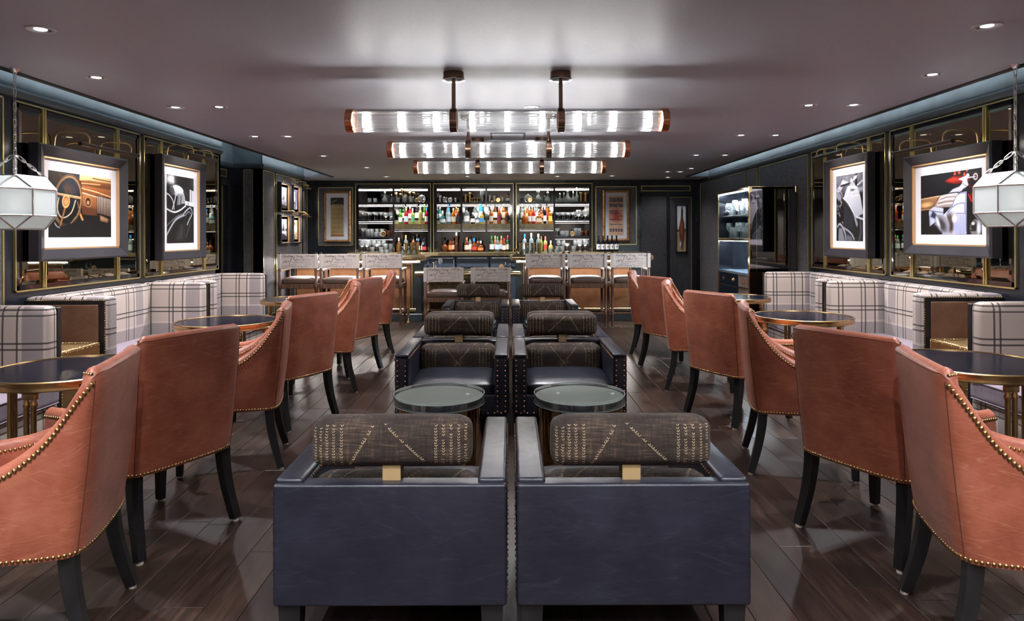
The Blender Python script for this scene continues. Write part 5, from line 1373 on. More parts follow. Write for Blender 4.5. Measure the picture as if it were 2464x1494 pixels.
def bar_mid():
    x0, x1 = -1.355, .015
    t = thing('low_bar_counter', 'low olive marble bar counter between the two leather ones', 'bar counter', ((x0 + x1) / 2, 11.1, 0)); ox, oy = (x0 + x1) / 2, 11.1
    MB().rbox(x0 - ox, x1 - ox, 10.84 - oy, 11.42 - oy, 0, .76, .006, 1).obj('marble_front', 'olive_marble', t)
    MB().rbox(x0 - .12 - ox, x1 + .12 - ox, 10.72 - oy, 10.93 - oy, .785, .82, .006, 1).rbox(x0 - ox, x1 - ox, 10.92 - oy, 11.46 - oy, .785, .82, .004, 1).obj('counter_top', 'olive_marble', t)
    MB().tube([(x0 - .13 - ox, 10.91 - oy, .775), (x0 - .13 - ox, 10.70 - oy, .775), (x1 + .13 - ox, 10.70 - oy, .775), (x1 + .13 - ox, 10.91 - oy, .775)], .040, 14).obj('counter_nosing', 'counter_nosing', t, smooth=50)
    MB().box(x0 - ox, x1 - ox, 10.83 - oy, 10.845 - oy, .735, .745).obj('light_strip', 'led_glow', t)
    MB().box(x0 + .03 - ox, x1 - .03 - ox, 10.832 - oy, 10.842 - oy, .20, .215).obj('brass_line', 'brass_line', t)
bar_mid()
foot_rail('brass foot rail along the left bar counter', -3.5, -1.5); foot_rail('brass foot rail along the right bar counter', .15, 2.15)

# ------------------------------------------------------------------ bar stools with handwriting print slings
def scrawl_image():
    g = Img(230, 88, (214, 199, 191)); ink = (70, 55, 56); r = random.Random(11)
    g.speckle(.10, 2, 60)
    TP = {'e': [(0, .4), (.5, .55), (.7, .9), (.45, 1), (.2, .6), (.3, .1), (.7, 0)], 'l': [(0, .1), (.5, 1.2), (.65, 2.0), (.4, 2.1), (.3, 1.0), (.4, .1), (.7, 0)], 'n': [(0, 0), (.15, .9), (.3, .95), (.4, .1), (.55, .8), (.75, .9), (.8, .1)],
          'a': [(.6, .9), (.2, .8), (.1, .2), (.4, 0), (.65, .8), (.7, .1)], 'g': [(.6, .9), (.15, .8), (.2, .2), (.6, .8), (.5, -.8), (.1, -1.0), (.2, -.4), (.8, .2)], 'i': [(.1, .2), (.35, .95), (.4, .1), (.7, .2)]}
    def word(u, v, letters, hgt, wd, lw=.009, slant=.22):
        pts = []
        for k, ch in enumerate(letters):
            pts += [(u + (k + a) * wd + slant * b * hgt * .4, v + b * hgt) for a, b in TP[ch]]
        g.curve(pts, lw, ink, .010, .92)
    word(.13, .80, 'lealan', .065, .042); word(.46, .80, 'leng', .065, .042); word(.70, .84, 'nligg', .055, .046); word(.02, .80, 'lg', .06, .04)
    g.curve([(.28, .30), (.32, .55), (.36, .80), (.41, .84), (.40, .68), (.33, .60)], .010, ink); g.curve([(.13, .38), (.17, .50), (.20, .53), (.20, .42), (.24, .52), (.27, .54), (.27, .46)], .013, ink)
    word(.42, .56, 'ela', .055, .036); word(.37, .38, 'nalle', .034, .03, .007); word(.53, .40, 'eann', .03, .03, .007); word(.28, .25, 'inaneni', .028, .028, .006)
    g.curve([(.08, .19), (.14, .12), (.20, .19), (.24, .15), (.17, .05), (.12, .03), (.2, .10), (.27, .18)], .010, ink); word(.27, .12, 'linege', .045, .036, .008); g.curve([(.53, .05), (.50, .13), (.56, .18), (.61, .12), (.58, .02), (.53, -.02)], .013, ink); word(.64, .11, 'nain', .036, .034, .007); g.curve([(.02, .1), (.06, .04), (.09, .12), (.05, .18)], .008, ink)
    g.curve([(.60, .78), (.66, .5), (.71, .40)], .008, ink); g.curve([(.40, .74), (.43, .60), (.45, .52)], .008, ink)
    for k in range(10): g.ell(r.random(), r.random(), .006, .012, ink, 0, .01, al=.6)
    return g
SCRAWL = scrawl_image()
def bar_stool(root, dz):
    W, yr, yf = .272, -.22, .22; zt = 1.115 + dz; za = .87 + dz; zs = .735 + dz
    def post(x, y, top, knob):
        m_ = MB(); z = 0
        m_.lathe([(0, 0), (.013, 0), (.019, .02), (.021, .18), (.026, .19), (.026, .235), (.021, .245), (.0215, zs - .16), (.029, zs - .15), (.029, zs - .06), (.022, zs - .05), (.022, top - .02), (.018, top), (0, top)], 10, (x, y, 0))
        o = m_.obj('leg', 'walnut', root, smooth=50)
        if knob: MB().lathe([(0, 0), (.017, 0), (.02, .006), (.012, .014), (0, .016)], 10, (x, y, top)).obj('finial', 'black_wood', o, smooth=50)
        MB().cyl((x, y, 0), .014, .012, 8).obj('glide', 'white_trim', o)
    for s in (-1, 1):
        post(s * W, yr, zt, True); post(s * W, yf, za - .01, False)
        MB().beam([(s * W, yr - .005, za - .012), (s * W, (yr + yf) / 2, za - .004), (s * W, yf + .05, za + .006)], .05, .024, (1, 0, 0)).obj('armrest', 'walnut', root, smooth=30)
        MB().rbox(s * W - .014, s * W + .014, yr, yf, zs - .145, zs - .075, .004, 1).obj('side_rail', 'walnut', root)
        MB().rbox(s * W - .011, s * W + .011, yr, yf, .20, .226, .003, 1).obj('stretcher', 'walnut', root)
    for y in (yr, yf): MB().rbox(-W, W, y - .014, y + .014, zs - .145, zs - .075, .004, 1).obj('seat_rail', 'walnut', root)
    for y in (yr, yf): MB().rbox(-W, W, y - .011, y + .011, .20, .226, .003, 1).obj('stretcher', 'walnut', root)
    MB().cushion((0, .0, zs - .035), (.252, .235, .048), .035, 6, (0, 0, .022)).obj('seat_cushion', 'seat_brown_leather', root, smooth=180)
    z0, z1 = zt - .222, zt - .008; hw = W + .026
    sl = MB().rbox(-hw, hw, yr + .022, yr + .028, z0, z1, .002, 1).rbox(-hw, -hw + .05, yr - .024, yr + .026, z0, z1, .006, 2).rbox(hw - .05, hw, yr - .024, yr + .026, z0, z1, .006, 2).obj('back_sling', 'linen_plain', root)
    SCRAWL.obj('handwriting_print', (-hw + .002, yr - .0255, z0 + .002), (2 * hw - .004, 0, 0), (0, 0, z1 - z0 - .004), sl, 'linen_print',
               warp=lambda p, u, v: Vector((p.x, p.y + .020 * (1 - (2 * u - 1) ** 8), p.z + .006 * (v - .5) * (2 * u - 1) ** 2)))
    L = MB(); U, V = (1, 0, 0), (0, 0, 1); H_ = z1 - z0
    for txt, u, v, wd, ht in (('Sparkling', .52, .53, .32, .17), ('Pinot', .70, .37, .12, .09), ('Noir', .675, .22, .15, .12), ('Colorado', .12, .80, .26, .10)):
        lettering(L, txt, (-hw + 2 * hw * u, yr - .0063, z0 + H_ * v), U, V, 2 * hw * wd, H_ * ht, .45, -.022)
    L.obj('lettering', solid((0.05, 0.036, 0.037), .9), sl, kind='stuff')
st0 = thing('bar_stool', 'tall walnut bar stool with handwriting sling, first from the left wall', 'bar stool', (-3.17, 10.42, 0), 0, 'bar stools')
bar_stool(st0, 0)
for X, lab in ((-2.55, 'tall walnut bar stool with handwriting sling, second from the left wall'), (-1.91, 'tall walnut bar stool with handwriting sling, third from the left wall'),
               (.53, 'tall walnut bar stool with handwriting sling, first on the right counter'), (1.155, 'tall walnut bar stool with handwriting sling, middle of the right counter'), (1.80, 'tall walnut bar stool with handwriting sling, last by the dark door')):
    dup(st0, None, (X, 10.42, 0), None, lab)
st1 = thing('low_bar_stool', 'lower walnut stool with handwriting sling at the marble counter, left one', 'bar stool', (-.994, 10.42, 0), 0, 'bar stools')
bar_stool(st1, -.207); dup(st1, None, (-.29, 10.42, 0), None, 'lower walnut stool with handwriting sling at the marble counter, right one')

# ------------------------------------------------------------------ shelves behind the bar
SB = F / 13.1
def bx(px): return (px - 1227) / SB
Z_TOP, Z_S1, Z_S2, Z_S3, Z_MB, Z_CT = 2.305, 2.013, 1.68, 1.364, 1.60, 1.07
cnt = thing('back_counter', 'olive marble counter under the bottle shelves', 'counter', (-.28, 12.72, 0))
MB().rbox(-2.70, 2.74, -.20, .272, 1.0, Z_CT, .006, 1).obj('counter_top', 'olive_marble', cnt)
MB().box(-2.68, 2.72, .03, .27, 0, 1.0).obj('counter_base', 'cabinet_blue', cnt)
def bay(label, px0, px1, subs):
    x0, x1 = bx(px0) , bx(px1)
    t = thing('bottle_shelf', label, 'shelf', ((x0 + x1) / 2, 13.2, Z_CT)); ox = (x0 + x1) / 2; oy = 13.2
    ya, yb = 13.0 - oy, 13.40 - oy; z0, z1 = 0.0, 2.37 - Z_CT
    tr = MB(); w_ = .011
    for a, b, c, d in ((x0, x1, z1 - w_, z1), (x0, x0 + w_, z0, z1), (x1 - w_, x1, z0, z1)): tr.box(a - ox, b - ox, ya - .012, ya + .004, c, d)
    tr.obj('panel_trim', 'brass_line', t)
    ca = MB().box(x0 + w_ - ox, x1 - w_ - ox, ya, yb, Z_TOP - Z_CT, z1 - w_)
    xs = [x0 + w_] + [e for s in subs for e in s[:2]] + [x1 - w_]
    for a, b in zip(xs[0::2], xs[1::2]): ca.box(a - ox, b - ox, ya, yb, 0, Z_TOP - Z_CT)
    ca.obj('carcass', 'black_lacquer', t)
    for s0, s1, kind in subs:
        MB().box(s0 - ox, s1 - ox, yb - .008, yb, 0, Z_TOP - Z_CT).obj('mirror_back', 'shelf_mirror', t)
        MB().box(s0 - ox, s1 - ox, ya + .01, yb - .01, Z_S1 - .018 - Z_CT, Z_S1 - Z_CT).obj('shelf_board', 'ink_paint', t)
        levels = [Z_TOP, Z_S1 - .018]
        if kind == 'glass':
            for z in (Z_S2, Z_S3):
                MB().box(s0 - ox, s1 - ox, ya + .01, yb - .01, z - .018 - Z_CT, z - Z_CT).obj('shelf_board', 'ink_paint', t); levels.append(z - .018)
        else:
            MB().box(s0 - ox, s1 - ox, ya - .005, yb - .01, Z_MB - .088 - Z_CT, Z_MB - Z_CT).obj('marble_shelf', 'olive_marble', t); levels.append(Z_MB - .088)
            MB().box(s0 - ox, s1 - ox, ya + .17, yb - .01, Z_MB - Z_CT, Z_MB + .075 - Z_CT).obj('marble_step', plain('pale_marble', (.42, .35, .2), .3) if 'pale_marble' not in MATS else 'pale_marble', t)
        for z in levels:
            MB().box(s0 + .005 - ox, s1 - .005 - ox, yb - .022, yb - .010, z - .049 - Z_CT, z - .044 - Z_CT).obj('light_strip', 'led_glow', t)
            MB().box(s0 - ox, s1 - ox, ya + .006, ya + .012, z - .014 - Z_CT, z - Z_CT).obj('shelf_lip', 'ink_paint', t)
            MB().box(s0 + .005 - ox, s1 - .005 - ox, ya + .014, ya + .026, z - .006 - Z_CT, z - .0005 - Z_CT).obj('light_strip', 'led_hidden', t)  # hidden front strip added to brighten the ware, tucked behind the lip
def sp(a, b, k): return (bx(a), bx(b), k)
bay('left third of the lit bottle shelves', 858, 1039, [sp(866, 947, 'glass'), sp(951.5, 1031, 'bottle')])
bay('middle third of the lit bottle shelves', 1043.5, 1236, [sp(1053, 1109, 'bottle'), sp(1114, 1168.5, 'bottle'), sp(1173, 1228, 'bottle')])
bay('right third of the lit bottle shelves', 1241.5, 1424, [sp(1250, 1331, 'bottle'), sp(1335.5, 1416, 'glass')])
for k in range(3):
    x0 = -1.62 + k * .62; t = thing('under_counter_cabinet', ('left' if k == 0 else 'middle' if k == 1 else 'right') + ' blue panelled cabinet under the back counter', 'cabinet', (x0 + .31, 12.70, 0), 0, 'blue cabinets under the back counter')
    MB().rbox(-.305, .305, -.12, .02, .08, .99, .004, 1).obj('cabinet_body', 'cabinet_blue', t)
    d = MB()
    for a, b, c, e in ((-.29, .29, .10, .19), (-.29, .29, .80, .90), (-.29, -.20, .19, .80), (.20, .29, .19, .80)): d.rbox(a, b, -.14, -.12, c, e, .003, 1)
    d.box(-.20, .20, -.128, -.12, .19, .80); do = d.obj('door', 'cabinet_blue', t)
    MB().rbox(-.27, .27, -.165, -.145, .955, .975, .004, 1).obj('pull_bar', 'steel', do)

# ---- small ware -----------------------------------------------------------
_cache = {}
def cached(key, fn):
    if key not in _cache: _cache[key] = fn()
    return _cache[key]
def put(name, me, parent):
    o = bpy.data.objects.new(name, me); col.objects.link(o); o.parent = parent; return o
CLR = {'green': (.10, .30, .03), 'dark green': (.015, .05, .015), 'red': (.45, .02, .03), 'amber': (.42, .12, .02), 'dark amber': (.14, .04, .012), 'brown': (.06, .02, .01), 'clear': (.34, .39, .39),
       'pale yellow': (.50, .46, .18), 'lime': (.36, .45, .10), 'black': (.008, .008, .01), 'teal': (.14, .40, .42), 'blue': (.04, .42, .70), 'orange': (.60, .20, .02), 'magenta': (.30, .03, .10), 'frosted': (.48, .57, .60), 'yellow': (.62, .50, .08)}
LBL = {'white': (.70, .70, .68), 'cream': (.60, .54, .40), 'green': (.10, .42, .18), 'black': (.02, .02, .02), 'blue': (.05, .30, .60), 'red': (.5, .05, .04), 'magenta': (.28, .03, .09), 'orange': (.75, .20, .06), 'yellow': (.70, .52, .08), 'pale blue': (.50, .62, .70), 'none': None}
CAP = {'black': (.01, .01, .012), 'gold': (.5, .36, .14), 'white': (.6, .6, .58), 'red': (.5, .05, .05), 'green': (.05, .25, .06), 'blue': (.03, .22, .65), 'silver': (.5, .5, .52), 'wood': (.40, .24, .10), 'pink': (.55, .18, .22)}
def bottle(label, X, Y, z, h, r, glass, lab, cap, style='round', group=None):
    t = thing('bottle', label, 'bottle', (X, Y, z), 0, group)
    n = 4 if style == 'square' else 14; a0 = pi / 4 if style == 'square' else 0
    q = 1.25 if style == 'square' else 1.0; r = r * q
    if style == 'round': prof = [(0, 0), (r * .94, 0), (r, .006), (r, h * .58), (r * .9, h * .655), (r * .45, h * .73), (r * .34, h * .79), (r * .34, h * .90), (0, h * .90)]
    elif style == 'wine': prof = [(0, 0), (r * .94, 0), (r, .006), (r, h * .50), (r * .85, h * .60), (r * .40, h * .72), (r * .34, h * .80), (r * .34, h * .93), (0, h * .93)]
    elif style == 'squat': prof = [(0, 0), (r * .8, 0), (r, h * .12), (r, h * .40), (r * .75, h * .54), (r * .32, h * .62), (r * .30, h * .86), (0, h * .86)]
    elif style == 'tall': prof = [(0, 0), (r * .95, 0), (r, .006), (r * .92, h * .45), (r * .45, h * .75), (r * .38, h * .93), (0, h * .93)]
    else: prof = [(0, 0), (r * .97, 0), (r, .005), (r, h * .62), (r * .92, h * .67), (r * .34, h * .72), (r * .32, h * .90), (0, h * .90)]
    key = (style, round(h, 3), round(r, 3))
    gm = tinted(CLR[glass], .68 if glass in ('clear', 'frosted', 'teal') else .38 if glass not in ('black', 'brown', 'dark green') else .12)
    me = cached(('b', key, glass), lambda: MB().lathe(prof, n, ang0=a0).mesh('bottle_body', gm, smooth=50))
    put('bottle_body', me, t)
    if LBL[lab]:
        l0, l1 = (.14, .46) if style != 'squat' else (.12, .36)
        put('paper_label', cached(('l', key, lab), lambda: MB().lathe([(r + .0006, h * l0), (r + .0012, h * l0), (r + .0012, h * l1), (r + .0006, h * l1)], n, ang0=a0).mesh('paper_label', solid(LBL[lab]), smooth=50)), t)
    ct = prof[-1][1] / h; cr = prof[-2][0] * (1.12 if style != 'square' else .9)
    put('cap', cached(('c', key, cap), lambda: MB().lathe([(0, h * (ct - .10)), (cr * 1.05, h * (ct - .10)), (cr * 1.1, h), (0, h)], 10).mesh('cap', solid(CAP[cap], .35), smooth=50)), t)
    return t
GL = {'martini': ([(0, 0), (.036, .0), (.036, .002), (.004, .008), (.0035, .085), (.055, .150), (.0545, .1505), (.003, .088)], .15),
      'coupe': ([(0, 0), (.034, 0), (.034, .002), (.004, .008), (.0035, .085), (.03, .10), (.048, .125), (.048, .14), (.047, .14), (.028, .104)], .14),
      'wine': ([(0, 0), (.034, 0), (.034, .002), (.004, .008), (.0035, .08), (.024, .092), (.038, .12), (.040, .15), (.034, .19), (.0335, .19), (.037, .15)], .19),
      'tumbler': ([(0, 0), (.034, 0), (.038, .004), (.040, .088), (.039, .088), (.036, .012), (0, .012)], .09),
      'highball': ([(0, 0), (.028, 0), (.031, .004), (.033, .135), (.032, .135), (.029, .012), (0, .012)], .135),
      'snifter': ([(0, 0), (.036, 0), (.036, .002), (.005, .008), (.004, .05), (.034, .065), (.054, .10), (.050, .135), (.034, .16), (.0335, .16)], .16)}
def drinking_glass(kind, label, X, Y, z, sc_=1.0, group=None, cut=False):
    t = thing({'martini': 'martini_glass', 'coupe': 'coupe_glass', 'wine': 'wine_glass', 'tumbler': 'tumbler', 'highball': 'highball_glass', 'snifter': 'snifter_glass'}[kind], label, 'glass', (X, Y, z), 0, group)
    t.scale = (sc_,) * 3
    prof = GL[kind][0]
    put('bowl' if kind not in ('tumbler', 'highball') else 'glass_wall', cached(('g', kind), lambda: MB().lathe(prof, 14).mesh('bowl', 'vessel_glass', smooth=60)), t)
    if kind in ('tumbler', 'highball'):
        put('glass_base', cached(('gb', kind), lambda: MB().lathe([(0, .002), (prof[1][0], .002), (prof[1][0], .011), (0, .011)], 12).mesh('glass_base', 'vessel_glass')), t)
    else:
        put('foot', cached(('gf', kind), lambda: MB().lathe([(0, .0), (.033, 0), (.033, .003), (0, .003)], 12).mesh('foot', 'vessel_glass')), t)
    return t
def ware(name, cat, label, X, Y, z, parts, group=None):
    """parts: list of (part name, profile, material)"""
    t = thing(name, label, cat, (X, Y, z), 0, group)
    for nm, prof, mt in parts: MB().lathe(prof, 16).obj(nm, mt, t, smooth=45)
    return t
def cup(label, X, Y, z, h, r, mt='gold_cup', group=None, name='metal_cup'):
    return ware(name, 'cup', label, X, Y, z, [('cup_wall', [(0, 0), (r * .72, 0), (r * .75, .004), (r, h - .003), (r * 1.03, h), (r * .95, h), (r * .7, .01), (0, .01)], mt), ('rim_band', [(r * .98, h - .012), (r * 1.05, h - .010), (r * 1.05, h - .004), (r * .98, h - .002)], mt)], group)
def decanter(label, X, Y, z, h, r, group=None):
    return ware('decanter', 'decanter', label, X, Y, z, [('vessel', [(0, 0), (r * .9, 0), (r, h * .08), (r * .9, h * .3), (r * .35, h * .52), (r * .26, h * .7), (r * .36, h * .74), (0, h * .74)], tinted((.30, .34, .32), .72)), ('stopper', [(0, h * .72), (r * .2, h * .74), (r * .42, h * .84), (r * .42, h * .92), (r * .2, h), (0, h)], tinted((.36, .39, .37), .6))], group)
def jigger(label, X, Y, z, h, mt='gold_cup'):
    r = h * .26
    return ware('jigger', 'jigger', label, X, Y, z, [('lower_cone', [(0, 0), (r, 0), (r * .25, h * .45), (0, h * .45)], mt), ('upper_cone', [(0, h * .45), (r * .25, h * .45), (r * 1.1, h), (r * 1.0, h), (0, h * .55)], mt)])
def standing_disc(name, cat, label, X, Y, z, r, mt, rim):
    t = thing(name, label, cat, (X, Y, z))
    MB().lathe([(0, -.006), (r * .93, -.006), (r, -.002), (r, .006), (r * .9, .003), (0, .003)], 24, (0, 0, r), axis='Y').obj('disc', mt, t, smooth=40)
    MB().tube([(r * .96 * math.cos(a), -.008, r + r * .96 * math.sin(a)) for a in [2 * pi * k / 24 for k in range(24)]], r * .06, 6, closed=True).obj('rim', rim, t, smooth=60)
    MB().cyl((0, 0, 2 * r - .002), r * .14, r * .2, 8).obj('ring_knob', rim, t)

def shelf_bottles(place, z, items, zback):
    """items: (x px, h px, w px, glass, label, cap, style, row)"""
    fr = [i for i in items if i[7] == 0]; bk = [i for i in items if i[7] == 1]
    for row, lst in ((0, fr), (1, bk)):
        lst.sort(key=lambda i: i[0])
        for k, (px, hp, wp, g, l, c, st, _) in enumerate(lst):
            ends = f'with {l} label' if l != 'none' else f'with {c} cap'
            lab = f'{g} bottle {ends}, {ORD[k]} from left in {"front" if row == 0 else "back"} row, {place}'
            bottle(lab, bx(px), 13.075 if row == 0 else 13.25, z if row == 0 else zback, hp / SB, wp / 2 / SB, g, l, c, st, 'bottles on the bar shelves')
R_, S_, Q_, T_ = 'round', 'square', 'squat', 'tall'
shelf_bottles('left marble shelf', Z_MB, [(964, 36, 10, 'green', 'white', 'green', R_, 0), (978, 41, 10, 'red', 'pale blue', 'wood', R_, 0), (993.5, 38, 9, 'lime', 'green', 'silver', R_, 0), (1012, 46, 9, 'pale yellow', 'none', 'white', R_, 0), (1027, 40, 9, 'red', 'white', 'blue', R_, 0),
    (968, 40, 10, 'dark green', 'cream', 'black', R_, 1), (984, 36, 9, 'red', 'white', 'white', R_, 1), (1001, 40, 11, 'black', 'white', 'black', R_, 1), (1019, 42, 8, 'green', 'cream', 'green', R_, 1)], Z_MB + .075)
shelf_bottles('middle marble shelf', Z_MB, [(1065, 32, 14, 'teal', 'white', 'white', Q_, 0), (1080, 38, 11, 'clear', 'pale blue', 'blue', R_, 0), (1091.5, 38, 11, 'amber', 'cream', 'wood', R_, 0), (1103, 38, 10, 'dark amber', 'black', 'gold', R_, 0),
    (1123, 42, 14, 'clear', 'white', 'black', R_, 0), (1138, 28, 11, 'black', 'white', 'silver', S_, 0), (1149, 22, 8, 'clear', 'white', 'gold', S_, 0), (1160, 30, 11, 'yellow', 'blue', 'white', S_, 0), (1182, 41, 9, 'amber', 'cream', 'white', R_, 0), (1201, 41, 9, 'amber', 'magenta', 'pink', R_, 0), (1220, 40, 9, 'amber', 'black', 'black', R_, 0),
    (1057, 34, 8, 'teal', 'white', 'white', R_, 1), (1077, 42, 11, 'clear', 'pale blue', 'blue', R_, 1), (1097, 36, 9, 'amber', 'cream', 'gold', R_, 1), (1143, 38, 12, 'clear', 'white', 'white', R_, 1), (1156, 46, 12, 'blue', 'white', 'blue', S_, 1), (1191, 42, 10, 'dark amber', 'white', 'black', R_, 1), (1212, 42, 10, 'amber', 'cream', 'gold', R_, 1)], Z_MB + .075)
shelf_bottles('right marble shelf', Z_MB, [(1263, 34, 15, 'amber', 'none', 'wood', Q_, 0), (1274, 40, 8, 'amber', 'white', 'silver', R_, 0), (1284, 40, 9, 'red', 'white', 'black', R_, 0), (1297, 28, 13, 'amber', 'cream', 'wood', S_, 0), (1311, 42, 8, 'black', 'white', 'silver', S_, 0), (1324, 40, 10, 'orange', 'yellow', 'white', S_, 0),
    (1256, 40, 8, 'frosted', 'white', 'white', R_, 1), (1269, 36, 9, 'amber', 'cream', 'gold', R_, 1), (1281, 38, 8, 'orange', 'none', 'silver', R_, 1), (1292, 40, 9, 'frosted', 'white', 'silver', R_, 1), (1303, 42, 13, 'dark amber', 'orange', 'black', Q_, 1), (1318, 42, 10, 'amber', 'red', 'black', R_, 1)], Z_MB + .075)
shelf_bottles('counter, left section', Z_CT, [(960, 34, 12, 'amber', 'none', 'silver', Q_, 0), (977, 40, 10, 'clear', 'white', 'wood', R_, 0), (1008, 32, 6, 'dark amber', 'white', 'blue', R_, 0), (1022, 34, 13, 'black', 'red', 'black', Q_, 0), (992, 38, 10, 'dark amber', 'none', 'black', R_, 1), (1001, 42, 9, 'black', 'none', 'black', R_, 1), (1015, 30, 8, 'clear', 'white', 'black', R_, 1)], Z_CT)
shelf_bottles('counter, middle section', Z_CT, [(1070.5, 28, 15, 'dark amber', 'none', 'black', Q_, 0), (1084, 34, 9, 'dark amber', 'orange', 'black', R_, 0), (1098.5, 46, 9, 'brown', 'none', 'silver', T_, 0), (1123, 34, 12, 'dark amber', 'cream', 'wood', R_, 0), (1141, 32, 14, 'dark amber', 'red', 'blue', Q_, 0), (1157, 26, 15, 'dark amber', 'orange', 'silver', Q_, 0),
    (1183, 38, 10, 'dark green', 'white', 'green', R_, 0), (1197, 36, 10, 'clear', 'pale blue', 'green', R_, 0), (1213, 32, 9, 'dark amber', 'white', 'red', R_, 0), (1222, 38, 9, 'dark green', 'cream', 'red', R_, 0), (1066, 34, 8, 'black', 'none', 'black', R_, 1), (1089, 34, 8, 'dark amber', 'cream', 'black', R_, 1), (1106, 44, 8, 'brown', 'none', 'black', T_, 1), (1130, 38, 8, 'clear', 'white', 'black', R_, 1), (1149, 34, 9, 'dark amber', 'none', 'black', R_, 1), (1191, 38, 9, 'amber', 'white', 'gold', R_, 1), (1206, 38, 9, 'amber', 'pale blue', 'gold', R_, 1)], Z_CT)
shelf_bottles('counter, right section', Z_CT, [(1262, 42, 11, 'frosted', 'pale blue', 'blue', R_, 0), (1278, 44, 11, 'frosted', 'none', 'silver', R_, 0), (1295, 42, 12, 'clear', 'none', 'white', R_, 0), (1312, 36, 9, 'pale yellow', 'red', 'pink', R_, 0), (1325, 26, 12, 'pale yellow', 'none', 'white', Q_, 0), (1303, 36, 8, 'lime', 'none', 'wood', R_, 1)], Z_CT)

def glass_row(kind, place, pxs, z, Y, s_=1.0):
    nm = {'martini': 'martini glass', 'coupe': 'coupe glass', 'wine': 'stemmed wine glass', 'tumbler': 'short tumbler', 'highball': 'highball glass', 'snifter': 'balloon glass'}[kind]
    for k, p in enumerate(pxs):
        drinking_glass(kind, f'clear {nm}, {ORD[k]} from left on {place}', bx(p), Y, z, s_, f'{nm}es on {place}')
glass_row('martini', 'second shelf, left end, front', (874, 888.5, 903, 917.5), Z_S2, 13.06, 1.0)
glass_row('snifter', 'second shelf, left end, front', (929.5, 941.5), Z_S2, 13.07, .86)
glass_row('martini', 'second shelf, left end, back', (873.5, 889, 904.5, 920, 935.5), Z_S2, 13.23, 1.0)
glass_row('martini', 'third shelf, left end', (875,), Z_S3, 13.06, 1.05); glass_row('highball', 'third shelf, left end', (888, 896), Z_S3, 13.06, 1.05); glass_row('tumbler', 'third shelf, left end', (905.5, 915.5), Z_S3, 13.06, .98)
glass_row('highball', 'third shelf, left end, back', (880, 892, 904, 916), Z_S3, 13.22, 1.1)
glass_row('wine', 'counter, left end', (872, 884), Z_CT, 13.06, 1.15); glass_row('tumbler', 'counter, left end', (897, 918), Z_CT, 13.04, 1.05); glass_row('coupe', 'counter, left end', (907.5,), Z_CT, 13.08, 1.1); glass_row('highball', 'counter, left end', (929, 941), Z_CT, 13.06, 1.15)
glass_row('wine', 'counter, left end, back', (872.5, 884.5, 896.5, 908.5, 920.5), Z_CT, 13.24, 1.12)
glass_row('coupe', 'second shelf, right end', (1342, 1354, 1366, 1378), Z_S2, 13.06, .98); glass_row('snifter', 'second shelf, right end', (1392, 1408), Z_S2, 13.07, 1.15)
glass_row('coupe', 'second shelf, right end, back', (1347, 1359, 1371, 1384, 1399), Z_S2, 13.22, .98)
glass_row('martini', 'third shelf, right end', (1341,), Z_S3, 13.06, 1.0); glass_row('tumbler', 'third shelf, right end', (1353, 1364), Z_S3, 13.06, 1.15); glass_row('highball', 'third shelf, right end', (1385, 1393), Z_S3, 13.06, 1.1)
glass_row('tumbler', 'counter, right end', (1341, 1352, 1380), Z_CT, 13.06, 1.15); glass_row('coupe', 'counter, right end', (1364,), Z_CT, 13.06, 1.1); glass_row('wine', 'counter, right end', (1394, 1407.5), Z_CT, 13.06, 1.15)
glass_row('wine', 'counter, right end, back', (1345, 1357, 1386, 1398.5, 1410.5), Z_CT, 13.24, 1.1)
for k, p in enumerate((936.5, 943)): cup(f'tapered copper mug on the third shelf, left end, {ORD[k]} of two', bx(p), 13.06 + .06 * k, Z_S3, 14 / SB, 5 / SB, 'copper', 'copper mugs', 'copper_mug')
for k, p in enumerate((1400, 1410.5)): cup(f'tapered copper mug on the third shelf, right end, {ORD[k]} of two', bx(p), 13.12 - .05 * k, Z_S3, 12 / SB, 5.5 / SB, 'copper', 'copper mugs', 'copper_mug')
standing_disc('round_flask', 'flask', 'round gold flask on the third shelf, left end', bx(924), 13.04, Z_S3, 6.4 / SB, 'gold_cup', 'satin_brass')
standing_disc('round_flask', 'flask', 'round gold flask on the third shelf, right end', bx(1376.5), 13.04, Z_S3, 5.6 / SB, 'gold_cup', 'satin_brass')
# top shelves
glass_row('tumbler', 'top shelf, left end', (890.5, 904), Z_S1, 13.06, .95)
decanter('tall cut glass decanter on the top shelf, left end', bx(927), 13.08, Z_S1, 28 / SB, 6.5 / SB)
decanter('small cut glass decanter on the top shelf beside the divider', bx(943), 13.1, Z_S1, 20 / SB, 4 / SB)
def spoon_vase(label, px, h, balls):
    t = thing('utensil_vase', label, 'vase', (bx(px), 13.1, Z_S1))
    MB().lathe([(0, 0), (.036, 0), (.040, .01), (.044, h), (.042, h), (.037, .014), (0, .014)], 16).obj('glass_vase', 'vessel_glass', t, smooth=50)
    for k in range(balls):
        a = 2 * pi * k / balls; x, y = .05 * math.cos(a), .03 * math.sin(a); zz = h * 1.35 + .03 * (k % 2)
        MB().tube([(x * .3, y * .3, .02), (x, y, zz)], .003, 5).obj('handle', 'bright_brass', t); MB().lathe([(0, -.03), (.02, -.02), (.028, 0), (.02, .02), (0, .03)], 12, (x, y, zz + .02)).obj('spoon_head', 'gold_cup', t, smooth=60)
spoon_vase('glass vase of gold cocktail spoons, left of the three', 957, .10, 3); spoon_vase('glass vase of gold cocktail spoons, tall middle one', 973, .15, 5); spoon_vase('glass vase of gold cocktail spoons, right of the three', 990, .12, 3)
standing_disc('round_flask', 'flask', 'round gold flask on the top shelf beside the silver strainer', bx(1004), 13.05, Z_S1, 5 / SB, 'gold_cup', 'satin_brass')
